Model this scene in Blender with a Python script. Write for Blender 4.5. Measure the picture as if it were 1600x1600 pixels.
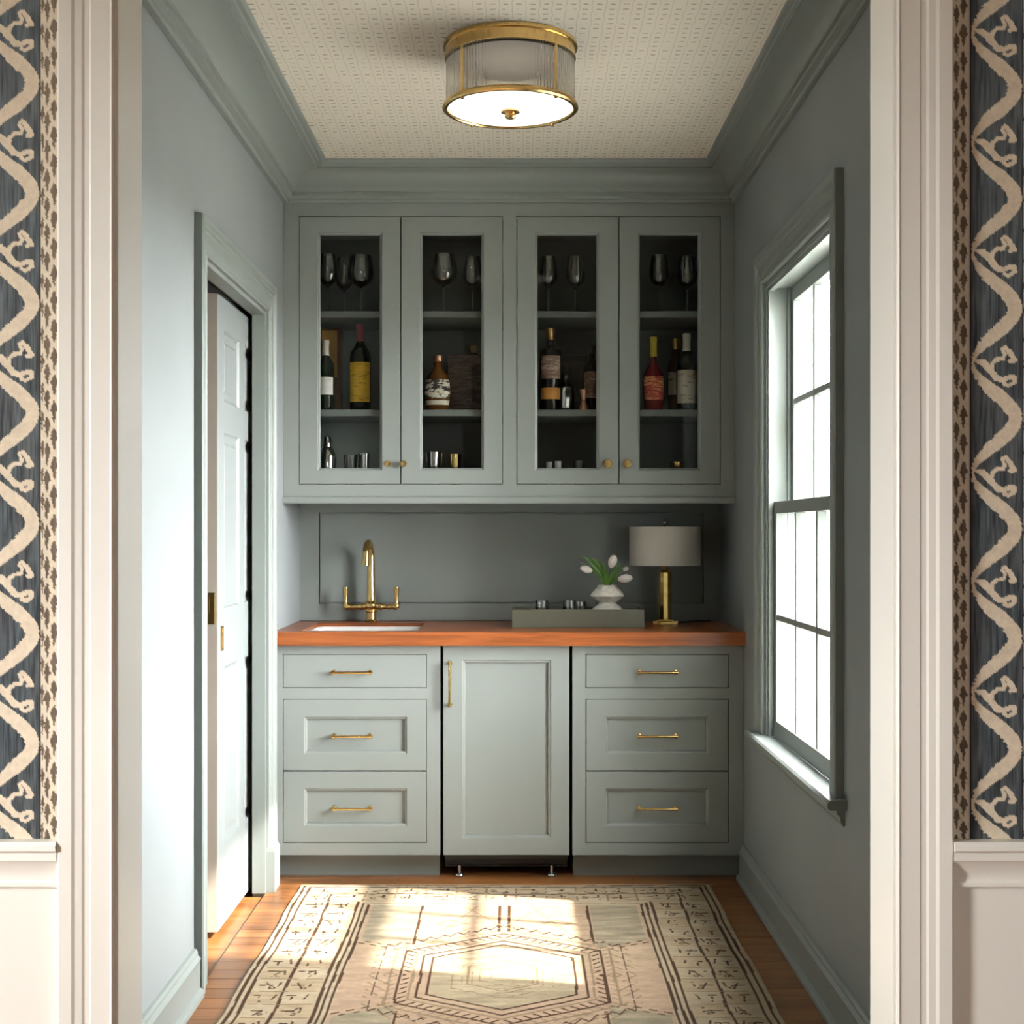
import bpy, bmesh, math, random
import numpy as np
from mathutils import Vector, Matrix
random.seed(7); np.random.seed(7)
R = math.radians
PI = math.pi
scene = bpy.context.scene
COL = scene.collection
for o in list(bpy.data.objects): bpy.data.objects.remove(o)

# ------------------------------------------------------------------ camera
F = 2200.0; CX = 805.0; CY = 830.0; EYE = 1.28
cam_d = bpy.data.cameras.new('camera'); cam = bpy.data.objects.new('camera', cam_d); COL.objects.link(cam)
cam.location = (0, 0, EYE); cam.rotation_euler = (PI/2, 0, 0)
cam_d.sensor_width = 36.0; cam_d.lens = 36.0*F/1600.0
cam_d.shift_x = -(CX-800)/1600.0; cam_d.shift_y = (CY-800)/1600.0
cam_d.clip_start = 0.05; cam_d.clip_end = 200
scene.camera = cam

# ------------------------------------------------------------------ world, sun, exposure
w = bpy.data.worlds.new('sky'); scene.world = w; w.use_nodes = True
bg = w.node_tree.nodes['Background']
bg.inputs[0].default_value = (1.0, 0.99, 0.975, 1); bg.inputs[1].default_value = 82.0
sun_d = bpy.data.lights.new('sun', 'SUN'); sun = bpy.data.objects.new('sun', sun_d); COL.objects.link(sun)
sun_d.energy = 55.0; sun_d.angle = R(1.5); sun_d.color = (1.0, 0.93, 0.84)
sun.rotation_euler = Vector((-1.0, 0.27, -0.97)).to_track_quat('-Z', 'Y').to_euler()
sun.location = (8, 0, 8)
def portal(name, loc, rot, sx, sy):
    l = bpy.data.lights.new(name, 'AREA'); l.shape = 'RECTANGLE'; l.size = sx; l.size_y = sy; l.cycles.is_portal = True
    o = bpy.data.objects.new(name, l); o.location = loc; o.rotation_euler = rot; COL.objects.link(o)
portal('sky_portal_nook', (1.03, 4.22, 1.35), (0, R(90), 0), 1.6, 1.1)
vs = scene.view_settings
vs.view_transform = 'Standard'; vs.look = 'None'; vs.gamma = 1.0; vs.use_curve_mapping = False
vs.exposure = 0.0
try:
    scene.cycles.max_bounces = 12; scene.cycles.diffuse_bounces = 6; scene.cycles.transparent_max_bounces = 16
    scene.cycles.sample_clamp_indirect = 6.0
    scene.cycles.use_denoising = True
    scene.cycles.caustics_refractive = False; scene.cycles.caustics_reflective = False
except Exception: pass

# ------------------------------------------------------------------ materials
def new_mat(name):
    m = bpy.data.materials.new(name); m.use_nodes = True
    nt = m.node_tree; b = nt.nodes['Principled BSDF']
    return m, nt, b
def N(nt, t, **kw):
    n = nt.nodes.new(t)
    for k, v in kw.items(): setattr(n, k, v)
    return n
def ramp(nt, fac, stops):
    n = N(nt, 'ShaderNodeValToRGB'); e = n.color_ramp.elements
    while len(e) < len(stops): e.new(0.5)
    for i, (p, c) in enumerate(stops):
        e[i].position = p; e[i].color = (c[0], c[1], c[2], 1)
    nt.links.new(fac, n.inputs[0]); return n.outputs[0]
def mapping(nt, scale=(1,1,1), kind='Object', rot=(0,0,0)):
    tc = N(nt, 'ShaderNodeTexCoord'); mp = N(nt, 'ShaderNodeMapping')
    mp.inputs['Scale'].default_value = scale; mp.inputs['Rotation'].default_value = rot
    nt.links.new(tc.outputs[kind], mp.inputs[0]); return mp.outputs[0]
def noise(nt, vec, scale, detail=3, rough=.5, dist=0):
    n = N(nt, 'ShaderNodeTexNoise'); n.inputs['Scale'].default_value = scale
    n.inputs['Detail'].default_value = detail; n.inputs['Roughness'].default_value = rough
    n.inputs['Distortion'].default_value = dist
    nt.links.new(vec, n.inputs['Vector']); return n.outputs[0]
def bump(nt, b, h, strength, dist=0.002):
    n = N(nt, 'ShaderNodeBump'); n.inputs['Strength'].default_value = strength; n.inputs['Distance'].default_value = dist
    nt.links.new(h, n.inputs['Height']); nt.links.new(n.outputs[0], b.inputs['Normal'])
def world_vec(nt, scale=(1,1,1)):
    g = N(nt, 'ShaderNodeNewGeometry'); mp = N(nt, 'ShaderNodeMapping'); mp.inputs['Scale'].default_value = scale
    nt.links.new(g.outputs['Position'], mp.inputs[0]); return mp.outputs[0]
def paint(name, col, rough=.4, var=.05, nscale=6, bumpy=.05, bscale=180, spec=.4):
    m, nt, b = new_mat(name)
    v = world_vec(nt); n = noise(nt, v, nscale, 4)
    lo = [c*(1-var) for c in col]; hi = [min(1, c*(1+var)) for c in col]
    nt.links.new(ramp(nt, n, [(.3, lo), (.7, hi)]), b.inputs['Base Color'])
    b.inputs['Roughness'].default_value = rough; b.inputs['Specular IOR Level'].default_value = spec
    if bumpy: bump(nt, b, noise(nt, v, bscale, 2), bumpy, .001)
    return m
def metal(name, col, rough=.22, nscale=60):
    m, nt, b = new_mat(name)
    v = world_vec(nt)
    n = noise(nt, v, nscale, 3)
    nt.links.new(ramp(nt, n, [(.3, [c*.85 for c in col]), (.7, col)]), b.inputs['Base Color'])
    b.inputs['Metallic'].default_value = 1; b.inputs['Roughness'].default_value = rough
    return m
def plain(name, col, rough=.5, spec=.5, trans=0, var=.06, nscale=40, **kw):
    m, nt, b = new_mat(name)
    v = world_vec(nt); n = noise(nt, v, nscale, 2)
    nt.links.new(ramp(nt, n, [(.3, [c*(1-var) for c in col]), (.7, col)]), b.inputs['Base Color'])
    b.inputs['Roughness'].default_value = rough; b.inputs['Specular IOR Level'].default_value = spec
    b.inputs['Transmission Weight'].default_value = trans
    for k, val in kw.items(): b.inputs[k.replace('_', ' ')].default_value = val
    return m
def pane_mat(name, tint=(1,1,1), refl=1.0):
    m = bpy.data.materials.new(name); m.use_nodes = True; nt = m.node_tree
    nt.nodes.clear()
    out = N(nt, 'ShaderNodeOutputMaterial'); mix = N(nt, 'ShaderNodeMixShader')
    t = N(nt, 'ShaderNodeBsdfTransparent'); t.inputs[0].default_value = (*tint, 1)
    g = N(nt, 'ShaderNodeBsdfGlossy'); g.inputs['Roughness'].default_value = .02
    fr = N(nt, 'ShaderNodeFresnel'); fr.inputs[0].default_value = 1.5
    mul = N(nt, 'ShaderNodeMath', operation='MULTIPLY'); mul.inputs[1].default_value = refl
    nt.links.new(fr.outputs[0], mul.inputs[0]); nt.links.new(mul.outputs[0], mix.inputs[0])
    nt.links.new(t.outputs[0], mix.inputs[1]); nt.links.new(g.outputs[0], mix.inputs[2])
    nt.links.new(mix.outputs[0], out.inputs[0]); return m
def wood(name, dark, mid, light, axis, rough=.35, rnd=0.0, spec=.5, coat=0.0):
    m, nt, b = new_mat(name)
    s = [14, 14, 14]; s[axis] = .9
    v = world_vec(nt, tuple(s))
    if rnd:
        oi = N(nt, 'ShaderNodeObjectInfo'); vm = N(nt, 'ShaderNodeVectorMath', operation='ADD')
        mm = N(nt, 'ShaderNodeMath', operation='MULTIPLY'); mm.inputs[1].default_value = 37.0
        nt.links.new(oi.outputs['Random'], mm.inputs[0]); nt.links.new(v, vm.inputs[0]); nt.links.new(mm.outputs[0], vm.inputs[1]); v = vm.outputs[0]
    n1 = noise(nt, v, 2.2, 6, .6, .6)
    c = ramp(nt, n1, [(.28, dark), (.5, mid), (.74, light)])
    if rnd:
        hs = N(nt, 'ShaderNodeHueSaturation'); mr = N(nt, 'ShaderNodeMapRange')
        mr.inputs['To Min'].default_value = 1-rnd; mr.inputs['To Max'].default_value = 1+rnd
        nt.links.new(oi.outputs['Random'], mr.inputs[0]); nt.links.new(mr.outputs[0], hs.inputs['Value'])
        nt.links.new(c, hs.inputs['Color']); c = hs.outputs[0]
    nt.links.new(c, b.inputs['Base Color'])
    b.inputs['Roughness'].default_value = rough; b.inputs['Specular IOR Level'].default_value = spec
    b.inputs['Coat Weight'].default_value = coat; b.inputs['Coat Roughness'].default_value = .12
    bump(nt, b, n1, .08, .001)
    return m

M = {}
M['cab'] = paint('sage_cabinet_paint', (.228, .250, .241), .36, .025, 3, .03)
M['wall'] = paint('blue_grey_wall_paint', (.220, .243, .248), .55, .06, 2.2, .12, 90)
M['crown'] = paint('blue_grey_trim_paint', (.222, .250, .238), .35, .02, 3, .02)
M['white'] = paint('cream_white_trim_paint', (.80, .785, .72), .38, .015, 2, .02)
M['doorpaint'] = paint('pale_blue_door_paint', (.23, .255, .255), .4, .02, 3, .02)
M['dooredge'] = paint('cream_door_edge_paint', (.50, .45, .39), .5, .03, 5, .03)
M['brass'] = metal('aged_brass', (.80, .55, .22), .22)
M['gold'] = metal('polished_gold', (.83, .56, .20), .16)
M['bronze'] = metal('dark_brass', (.42, .27, .11), .3)
M['steel'] = metal('steel', (.65, .65, .66), .25)
M['silver'] = metal('silver', (.85, .84, .82), .12)
M['black'] = plain('black_plastic', (.012, .012, .013), .45)
M['dark'] = plain('dark_void', (.01, .01, .011), .9)
M['porcelain'] = plain('white_porcelain', (.86, .85, .83), .12)
M['counter'] = wood('cherry_counter', (.11, .032, .010), (.26, .075, .022), (.38, .125, .038), 0, .30, 0, .4, .0)
M['plank'] = wood('orange_oak_plank', (.13, .048, .014), (.215, .085, .026), (.29, .125, .04), 0, .34, .18)
M['floorfar'] = wood('oak_floor', (.13, .048, .014), (.215, .085, .026), (.29, .125, .04), 0, .34)
M['pane'] = pane_mat('window_glass', (.97, .98, .98), .5)
M['cabpane'] = pane_mat('cabinet_glass', (.92, .93, .92), .35)
M['crystal'] = pane_mat('clear_crystal', (.93, .94, .94), 3.4)
M['ribglass'] = plain('ribbed_glass', (.93, .92, .88), .04, .5, .95, 0, IOR=1.35)
M['diffuser'] = plain('frosted_white_glass', (.95, .94, .92), .5, .3, 0, .01)
_b = M['diffuser'].node_tree.nodes['Principled BSDF']; _b.inputs['Emission Color'].default_value = (1, .97, .92, 1); _b.inputs['Emission Strength'].default_value = .9
M['shade'] = plain('linen_shade', (.62, .59, .53), .85, .1, 0, .04, 200)
M['tray'] = plain('olive_grey_lacquer', (.105, .105, .078), .35, .5, 0, .05)
M['leaf'] = plain('tulip_leaf_green', (.085, .19, .03), .45, .4, 0, .4, 30)
M['petal'] = plain('white_petal', (.86, .80, .76), .5, .3, 0, .12, 40)
M['outside'] = plain('pale_gravel_ground', (.55, .54, .50), .9, .1)
M['dining'] = paint('warm_dining_paint', (.27, .25, .225), .6, .03)

# veined vase
m, nt, b = new_mat('veined_ceramic'); v = world_vec(nt)
nn = noise(nt, v, 16, 4, .55, 2.0)
nt.links.new(ramp(nt, nn, [(.42, (.78, .75, .69)), (.50, (.60, .56, .50)), (.55, (.78, .75, .69))]), b.inputs['Base Color'])
b.inputs['Roughness'].default_value = .45; bump(nt, b, nn, .3, .003); M['vase'] = m

# ceiling paper: pale ground, faint seams along the room and rows of small woven dashes
def ceiling_paper():
    m, nt, b = new_mat('woven_ceiling_paper')
    g = N(nt, 'ShaderNodeNewGeometry'); sp = N(nt, 'ShaderNodeSeparateXYZ'); nt.links.new(g.outputs['Position'], sp.inputs[0])
    def mth(op, a, bb=None, c=None):
        n = N(nt, 'ShaderNodeMath', operation=op)
        for i, q in enumerate((a, bb, c)):
            if q is None: continue
            if isinstance(q, (int, float)): n.inputs[i].default_value = q
            else: nt.links.new(q, n.inputs[i])
        return n.outputs[0]
    nz = noise(nt, world_vec(nt, (1, 1, 1)), 22, 2)
    jx = mth('MULTIPLY_ADD', nz, .014, sp.outputs[0]); jy = mth('MULTIPLY_ADD', noise(nt, world_vec(nt, (1.7, 1.1, 1)), 30, 2), .014, sp.outputs[1])
    fx = mth('FRACT', mth('MULTIPLY', jx, 1/.0355)); fy = mth('FRACT', mth('MULTIPLY', jy, 1/.036))
    dx = mth('ABSOLUTE', mth('SUBTRACT', fx, .5)); dy = mth('ABSOLUTE', mth('SUBTRACT', fy, .5))
    dash = mth('MULTIPLY', mth('LESS_THAN', dx, .2), mth('LESS_THAN', dy, .10))
    keep = mth('GREATER_THAN', noise(nt, world_vec(nt, (1, 1, 1)), 26, 1), .42)
    dash = mth('MULTIPLY', dash, keep)
    seam = mth('MULTIPLY', mth('GREATER_THAN', dx, .465), .22)
    fac = mth('MAXIMUM', mth('MULTIPLY', dash, .56), seam)
    c = ramp(nt, fac, [(0, (.87, .825, .735)), (.75, (.32, .27, .20))])
    nt.links.new(c, b.inputs['Base Color']); b.inputs['Roughness'].default_value = .8; b.inputs['Specular IOR Level'].default_value = .2
    bump(nt, b, noise(nt, world_vec(nt, (1, .25, 1)), 220, 2), .25, .001)
    return m
M['ceil'] = ceiling_paper()

def attr_mat(name, rough=.85, bumpscale=300, bstr=.3, spec=.15):
    m, nt, b = new_mat(name)
    a = N(nt, 'ShaderNodeAttribute'); a.attribute_name = 'Col'
    v = world_vec(nt); n = noise(nt, v, 70, 4)
    mx = N(nt, 'ShaderNodeMix', data_type='RGBA', blend_type='MULTIPLY'); mx.inputs[0].default_value = .5
    nt.links.new(a.outputs['Color'], mx.inputs[6]); nt.links.new(ramp(nt, n, [(.3, (.72, .72, .72)), (.7, (1, 1, 1))]), mx.inputs[7])
    nt.links.new(mx.outputs[2], b.inputs['Base Color'])
    b.inputs['Roughness'].default_value = rough; b.inputs['Specular IOR Level'].default_value = spec
    bump(nt, b, noise(nt, v, bumpscale, 2), bstr, .002)
    return m
M['rug'] = attr_mat('woven_rug_wool')
M['paper'] = attr_mat('ikat_wallpaper_print', .8, 500, .1)

# ------------------------------------------------------------------ mesh helpers
class MB:
    def __init__(s): s.v = []; s.f = []
    def add(s, v, f):
        o = len(s.v); s.v += [tuple(p) for p in v]; s.f += [tuple(i+o for i in q) for q in f]; return s
    def box(s, x0, x1, y0, y1, z0, z1):
        v = [(x, y, z) for x in (x0, x1) for y in (y0, y1) for z in (z0, z1)]
        return s.add(v, [(0,1,3,2),(4,6,7,5),(0,4,5,1),(2,3,7,6),(0,2,6,4),(1,5,7,3)])
    def lathe(s, prof, c=(0,0,0), seg=32, rmod=None, sq=1.0):
        rows = []
        v = []; f = []
        for i, (r, z) in enumerate(prof):
            if r < 1e-6: rows.append([len(v)]); v.append((c[0], c[1], c[2]+z)); continue
            row = []
            for k in range(seg):
                a = 2*PI*k/seg; rr = r*(rmod(a, z) if rmod else 1)
                row.append(len(v)); v.append((c[0]+rr*math.cos(a), c[1]+sq*rr*math.sin(a), c[2]+z))
            rows.append(row)
        for a, b in zip(rows, rows[1:]):
            if len(a) == 1 and len(b) == 1: continue
            for k in range(seg):
                k2 = (k+1) % seg
                if len(a) == 1: f.append((a[0], b[k2], b[k]))
                elif len(b) == 1: f.append((a[k], a[k2], b[0]))
                else: f.append((a[k], a[k2], b[k2], b[k]))
        return s.add(v, f)
    def tube(s, pts, rad, seg=10, caps=True):
        pts = [Vector(p) for p in pts]; n = len(pts)
        rs = rad if isinstance(rad, (list, tuple)) else [rad]*n
        t0 = (pts[1]-pts[0]).normalized()
        up = Vector((0, 0, 1)) if abs(t0.z) < .9 else Vector((1, 0, 0))
        nrm = t0.cross(up).normalized()
        v = []; f = []
        for i, p in enumerate(pts):
            t = (pts[min(i+1, n-1)]-pts[max(i-1, 0)]).normalized()
            nrm = (nrm - t*nrm.dot(t)).normalized(); bn = t.cross(nrm)
            for k in range(seg):
                a = 2*PI*k/seg; v.append(p + rs[i]*(math.cos(a)*nrm+math.sin(a)*bn))
        for i in range(n-1):
            for k in range(seg):
                k2 = (k+1) % seg; f.append((i*seg+k, i*seg+k2, (i+1)*seg+k2, (i+1)*seg+k))
        if caps: f.append(tuple(range(seg))[::-1]); f.append(tuple((n-1)*seg+k for k in range(seg)))
        return s.add(v, f)
    def loft(s, loops, closed=False, cap0=False, cap1=False):
        n = len(loops[0]); v = [p for l in loops for p in l]; f = []
        L = len(loops)
        for i in range(L if closed else L-1):
            j = (i+1) % L
            for k in range(n):
                k2 = (k+1) % n; f.append((i*n+k, i*n+k2, j*n+k2, j*n+k))
        if cap0: f.append(tuple(range(n))[::-1])
        if cap1: f.append(tuple((L-1)*n+k for k in range(n)))
        return s.add(v, f)
    def rects(s, loops, **kw):           # loops of (x0,x1,z0,z1,y) facing -y
        return s.loft([[(a, y, c), (b_, y, c), (b_, y, d), (a, y, d)] for a, b_, c, d, y in loops], **kw)
    def strips(s, lines):                # open sheets between successive polylines
        n = len(lines[0]); v = [p for l in lines for p in l]; f = []
        for i in range(len(lines)-1):
            for k in range(n-1): f.append((i*n+k, i*n+k+1, (i+1)*n+k+1, (i+1)*n+k))
        return s.add(v, f)

def link(name, me, parent=None, loc=None):
    o = bpy.data.objects.new(name, me); COL.objects.link(o)
    if parent is not None: o.parent = parent
    if loc is not None: o.location = loc
    return o
def wloc(o):
    p = Vector((0, 0, 0))
    while o is not None: p += o.location; o = o.parent
    return p
def build(name, mb, mat, parent=None, org=None, smooth=False, bev=0, seg=2, local=False, ang=35):
    """mesh from world-space vertices; its origin at org (or the bottom centre)"""
    me = bpy.data.meshes.new(name)
    vs_ = [Vector(p) for p in mb.v]
    if local: o0 = Vector((0, 0, 0)); place = Vector(org) if org is not None else Vector((0, 0, 0))
    else:
        if org is None:
            xs = [p.x for p in vs_]; ys = [p.y for p in vs_]; zs = [p.z for p in vs_]
            org = ((min(xs)+max(xs))/2, (min(ys)+max(ys))/2, min(zs))
        o0 = Vector(org); place = o0 - (wloc(parent) if parent is not None else Vector((0, 0, 0)))
    me.from_pydata([tuple(p-o0) for p in vs_], [], mb.f)
    bm = bmesh.new(); bm.from_mesh(me); bmesh.ops.recalc_face_normals(bm, faces=bm.faces)
    if smooth:
        for fc in bm.faces: fc.smooth = True
        ca = math.cos(R(ang))
        for e in bm.edges:
            if len(e.link_faces) == 2 and e.link_faces[0].normal.dot(e.link_faces[1].normal) < ca: e.smooth = False
    bm.to_mesh(me); bm.free()
    for mm in (mat if isinstance(mat, (list, tuple)) else [mat]): me.materials.append(M[mm] if isinstance(mm, str) else mm)
    o = link(name, me, parent, place)
    if bev:
        md = o.modifiers.new('bevel', 'BEVEL'); md.width = bev; md.segments = seg; md.limit_method = 'ANGLE'; md.angle_limit = R(40)
    return o
def empty(name, loc):
    o = bpy.data.objects.new(name, None); COL.objects.link(o); o.location = loc; o.empty_display_size = .05; return o
def tag(o, label, cat, group=None):
    o['label'] = label; o['category'] = cat
    if group: o['group'] = group
    return o
def struct(o, label=None):
    o['kind'] = 'structure'
    if label: o['label'] = label
    return o
def thing(name, label, cat, loc, group=None): return tag(empty(name, loc), label, cat, group)
def copy_tree(o, parent=None):
    c = o.copy(); COL.objects.link(c); c.parent = parent
    for ch in list(o.children): copy_tree(ch, c)
    return c
def at(px, py, d): return Vector(((px-CX)*d/F, d, EYE-(py-CY)*d/F))

# ------------------------------------------------------------------ room dimensions (metres)
XL, XR, YB = -.885, .84, 5.80          # nook side walls, back wall
YF0, YF1 = 2.175, 2.30                 # wall with the cased opening
CEIL = 2.672
OXL, OXR, OTOP = -.610, .580, 2.34     # cased opening

# floor
fl = struct(build('floor', MB().box(XL-.13, XR+.13, YF1-.1, YB+.1, -.06, -.014).box(-2.7, 2.7, -3.2, YF1-.1, -.06, 0.0), 'floorfar'), 'orange oak floor boards')
pw = .083; y = YF1-.1; row = 0
while y < YB-.3:
    y1 = y+pw-.0012; cuts = sorted([random.uniform(-.6, -.1), random.uniform(.25, .75)]) if row % 2 else [random.uniform(-.35, .35)]
    xs = [XL+.001]+cuts+[XR-.001]
    for a, b_ in zip(xs, xs[1:]):
        dz = random.uniform(-.0006, 0)
        o = build('plank', MB().loft([[(a, y, -.013), (b_-.001, y, -.013), (b_-.001, y1, -.013), (a, y1, -.013)],
            [(a, y, -.0015+dz), (b_-.001, y, -.0015+dz), (b_-.001, y1, -.0015+dz), (a, y1, -.0015+dz)],
            [(a+.001, y+.001, dz), (b_-.002, y+.001, dz), (b_-.002, y1-.001, dz), (a+.001, y1-.001, dz)]], cap0=True, cap1=True), 'plank', fl)
    y += pw; row += 1

# ceiling
struct(build('ceiling', MB().box(XL-.13, XR+.13, YF1-.12, YB+.1, CEIL, CEIL+.08), 'ceil'), 'cream woven-paper ceiling of the nook')

# back wall with recessed panel behind the counter
mb = MB().box(XL-.13, XR+.13, YB, YB+.12, -.05, CEIL+.05)
wb = struct(build('wall_back', mb, 'wall'), 'blue grey back wall')
a = at(498, 800, YB-.02); b2 = at(1100, 943, YB-.02)
mb = MB().rects([(XL, XR, .914, 1.42, YB), (XL, XR, .914, 1.42, YB-.02), (a.x, b2.x, b2.z, a.z, YB-.02), (a.x+.0005, b2.x-.0005, b2.z+.0005, a.z-.0005, YB-.004), (a.x+.0055, b2.x-.0055, b2.z+.0055, a.z-.0055, YB-.004), (a.x+.006, b2.x-.006, b2.z+.006, a.z-.006, YB-.017)], cap1=True)
o = build('backsplash_panel', mb, 'cab', wb)

# left wall with a pocket-door opening
DY0, DY1, DTOP = 3.985, 4.985, 2.055
XLO = XL-.135
mb = MB()
mb.box(XLO, XL, YF1-.02, DY0, -.05, CEIL+.05)
mb.box(XL-.044, XL, DY1, YB+.02, -.05, CEIL+.05)
mb.box(XLO, XLO+.03, DY1, YB+.02, -.05, CEIL+.05)
mb.box(XL-.044, XL, DY0, DY1, DTOP, CEIL+.05)
mb.box(XLO, XLO+.03, DY0, DY1, DTOP, CEIL+.05)
struct(build('wall_left', mb, 'wall'), 'pale blue grey left wall with doorway')
# unseen closet shell added behind the door so no sky light leaks in
mb = MB().box(XLO-.95, XLO-.9, 3.6, 5.9, -.05, CEIL+.05).box(XLO-.95, XLO, 3.55, 3.6, -.05, CEIL+.05).box(XLO-.95, XLO, 5.85, 5.9, -.05, CEIL+.05).box(XLO-.95, XLO, 3.55, 5.9, CEIL, CEIL+.05).box(XLO-.95, XL-.13, 3.55, 5.9, -.06, -.014)
struct(build('wall_closet', mb, 'dining'), 'closet walls added behind the pocket door to keep sky light out')

# right wall with window
WY0, WY1, WZ0, WZ1 = 3.70, 4.715, .585, 2.105
XRO = XR+.17
mb = MB()
mb.box(XR, XRO, YF1-.02, WY0, -.05, CEIL+.05)
mb.box(XR, XRO, WY1, YB+.1, -.05, CEIL+.05)
mb.box(XR, XRO, WY0, WY1, -.05, WZ0)
mb.box(XR, XRO, WY0, WY1, WZ1, CEIL+.05)
struct(build('wall_right', mb, 'wall'), 'dark blue grey right wall with window')

# front wall (dining room side) with the cased opening
mb = MB()
mb.box(-2.7, OXL-.02, YF0, YF1, -.05, 2.83)
mb.box(OXR+.02, 2.7, YF0, YF1, -.05, 2.83)
mb.box(OXL-.02, OXR+.02, YF0, YF1, OTOP+.02, 2.83)
wf = struct(build('wall_front', mb, 'white'), 'cream wall with wainscot around the cased opening')
# the dining room around the camera
def holed(n0, n1, h0, h1, box_):           # wall as four boxes around an opening
    mb = MB()
    for p in ((n0, h0[0], -.05, 2.83), (h0[1], n1, -.05, 2.83), (h0[0], h0[1], -.05, h1[0]), (h0[0], h0[1], h1[1], 2.83)): mb.box(*box_(*p))
    return mb
LW = ((.40, .95), (.9, 2.15)); RW = ((1.70, 1.80), (.6, 2.45))  # LW: unseen opening added to light the front wall; RW: slit for pane reflections
struct(build('wall_dining_left', holed(-3.2, YF1, *LW, lambda a, b_, c, d: (-2.75, -2.7, a, b_, c, d)), 'dining'), 'left wall of the dining room')
struct(build('wall_dining_rear', holed(-2.75, 2.8, *RW, lambda a, b_, c, d: (a, b_, -3.25, -3.2, c, d)), 'dining'), 'rear wall of the dining room')
struct(build('wall_dining_right', MB().box(2.7, 2.8, -3.2, YF1, -.05, 2.83), 'dining'), 'right wall of the dining room')
struct(build('ceiling_dining', MB().box(-2.75, 2.8, -3.25, YF1, 2.8, 2.88), 'white'), 'white ceiling of the dining room')
struct(build('ground_outside', MB().box(-40, 40, -40, 40, -.5, -.35), 'outside'), 'pale ground outside the window')
portal('sky_portal_dining', (-2.77, .675, 1.525), (0, R(-90), 0), 1.25, .55)
portal('sky_portal_rear', (1.75, -3.27, 1.525), (R(90), 0, 0), .1, 1.85)

# ------------------------------------------------------------------ crown moulding
def crown_profile():
    p = [(0, 0), (.10, 0), (.12, .035), (.12, .10), (.17, .12), (.22, .15), (.22, .25), (.28, .27)]
    for i in range(9):
        t = i/8*PI/2
        p.append((.30+.50*(1-math.cos(t)), .30+.45*math.sin(t)))
    p += [(.80, .80), (.88, .82), (.90, .86), (.96, .88), (1.0, .93), (1.0, 1.0), (0, 1.0)]
    return p
CP = crown_profile(); CB = 2.532; CH = CEIL-CB+.004
YC = 5.372                                        # front plane of the wall cabinet
sL, sR, sB = .178, .128, .118
def cpt(side, u, z):
    zz = CB+z*CH
    return {'LF': (XL+u*sL, YF1-.01, zz), 'LB': (XL+u*sL, YC-u*sB, zz), 'RB': (XR-u*sR, YC-u*sB, zz), 'RF': (XR-u*sR, YF1-.01, zz)}[side]
for i, (a, b_) in enumerate((('LF', 'LB'), ('LB', 'RB'), ('RB', 'RF'))):
    mb = MB().loft([[cpt(a, u, z) for u, z in CP], [cpt(b_, u, z) for u, z in CP]], cap0=True, cap1=True)
    struct(build('trim_%d' % (i+1), mb, 'crown', smooth=True, ang=25), ('crown moulding along the left wall', 'crown moulding above the glass-door cabinet', 'crown moulding along the right wall')[i])
struct(build('trim_4', MB().box(XL+.002, XR-.002, YC+.001, YC+.02, CB-.004, CEIL-.001), 'cab'), 'flat fascia above the glass-door cabinet')

# ------------------------------------------------------------------ baseboards
BP = [(0, 0), (.030, 0), (.030, .012), (.026, .02), (.018, .024), (.018, .098), (.020, .104), (.016, .110), (.012, .114), (.012, .122), (.008, .130), (0, .132)]
def base(name, x, s, y0, y1):
    return struct(build(name, MB().loft([[(x+s*t, y0, z) for t, z in BP], [(x+s*t, y1, z) for t, z in BP]], cap0=True, cap1=True), 'crown', smooth=True, ang=25))
base('baseboard_left', XL, 1, YF1, DY0-.11)['label'] = 'blue grey baseboard before the doorway'
base('baseboard_right', XR, -1, YF1, 5.165)['label'] = 'blue grey baseboard under the window'

# ------------------------------------------------------------------ casings
def casing(name, prof, a0, a1, z0, z1, fn, mat, parent, four=False):
    """profile of (outward from the opening, proud of the wall); fn(a, proud, z) gives the point"""
    loops = [[fn(a0-w_, t, z0) for w_, t in prof], [fn(a0-w_, t, z1+w_) for w_, t in prof], [fn(a1+w_, t, z1+w_) for w_, t in prof], [fn(a1+w_, t, z0) for w_, t in prof]]
    return build(name, MB().loft(loops, cap0=True, cap1=True), mat, parent, smooth=True, ang=20)
CAS = [(.004, 0), (.004, .012), (.009, .016), (.016, .013), (.032, .014), (.036, .017), (.060, .018), (.066, .022), (.074, .020), (.080, .026), (.100, .026), (.104, .022), (.104, 0)]

# pocket door
d1 = struct(empty('door_1', (XL, (DY0+DY1)/2, 0)), 'pale pocket door half slid into the left wall')
casing('door_casing', CAS, DY0, DY1, 0, DTOP, lambda a, t, z: (XL+t, a, z), 'crown', d1)
mb = MB().box(XL-.044, XL+.002, DY1-.012, DY1, 0, DTOP).box(XLO, XLO+.03, DY1-.012, DY1, 0, DTOP).box(XLO, XL+.002, DY0, DY0+.015, 0, DTOP)
mb.box(XL-.044, XL+.002, DY0+.015, DY1-.012, DTOP-.012, DTOP).box(XLO, XLO+.03, DY0+.015, DY1-.012, DTOP-.012, DTOP)
build('door_jamb', mb, 'crown', d1)
mb = MB().loft([[(XL+.001+t, yy, z) for t, yy in ((0, DY1+.002), (.032, DY1+.002), (.032, DY1+.112), (0, DY1+.112))] for z in (0, .145)] + [[(XL+.001+t, yy, .16) for t, yy in ((0, DY1+.004), (.024, DY1+.004), (.024, DY1+.106), (0, DY1+.106))]], cap0=True, cap1=True)
build('plinth_block', mb, 'crown', d1)
XD = XL-.060; DT = .036; LY0, LY1 = 4.468, 5.268; LZ0, LZ1 = .008, 2.035
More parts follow.
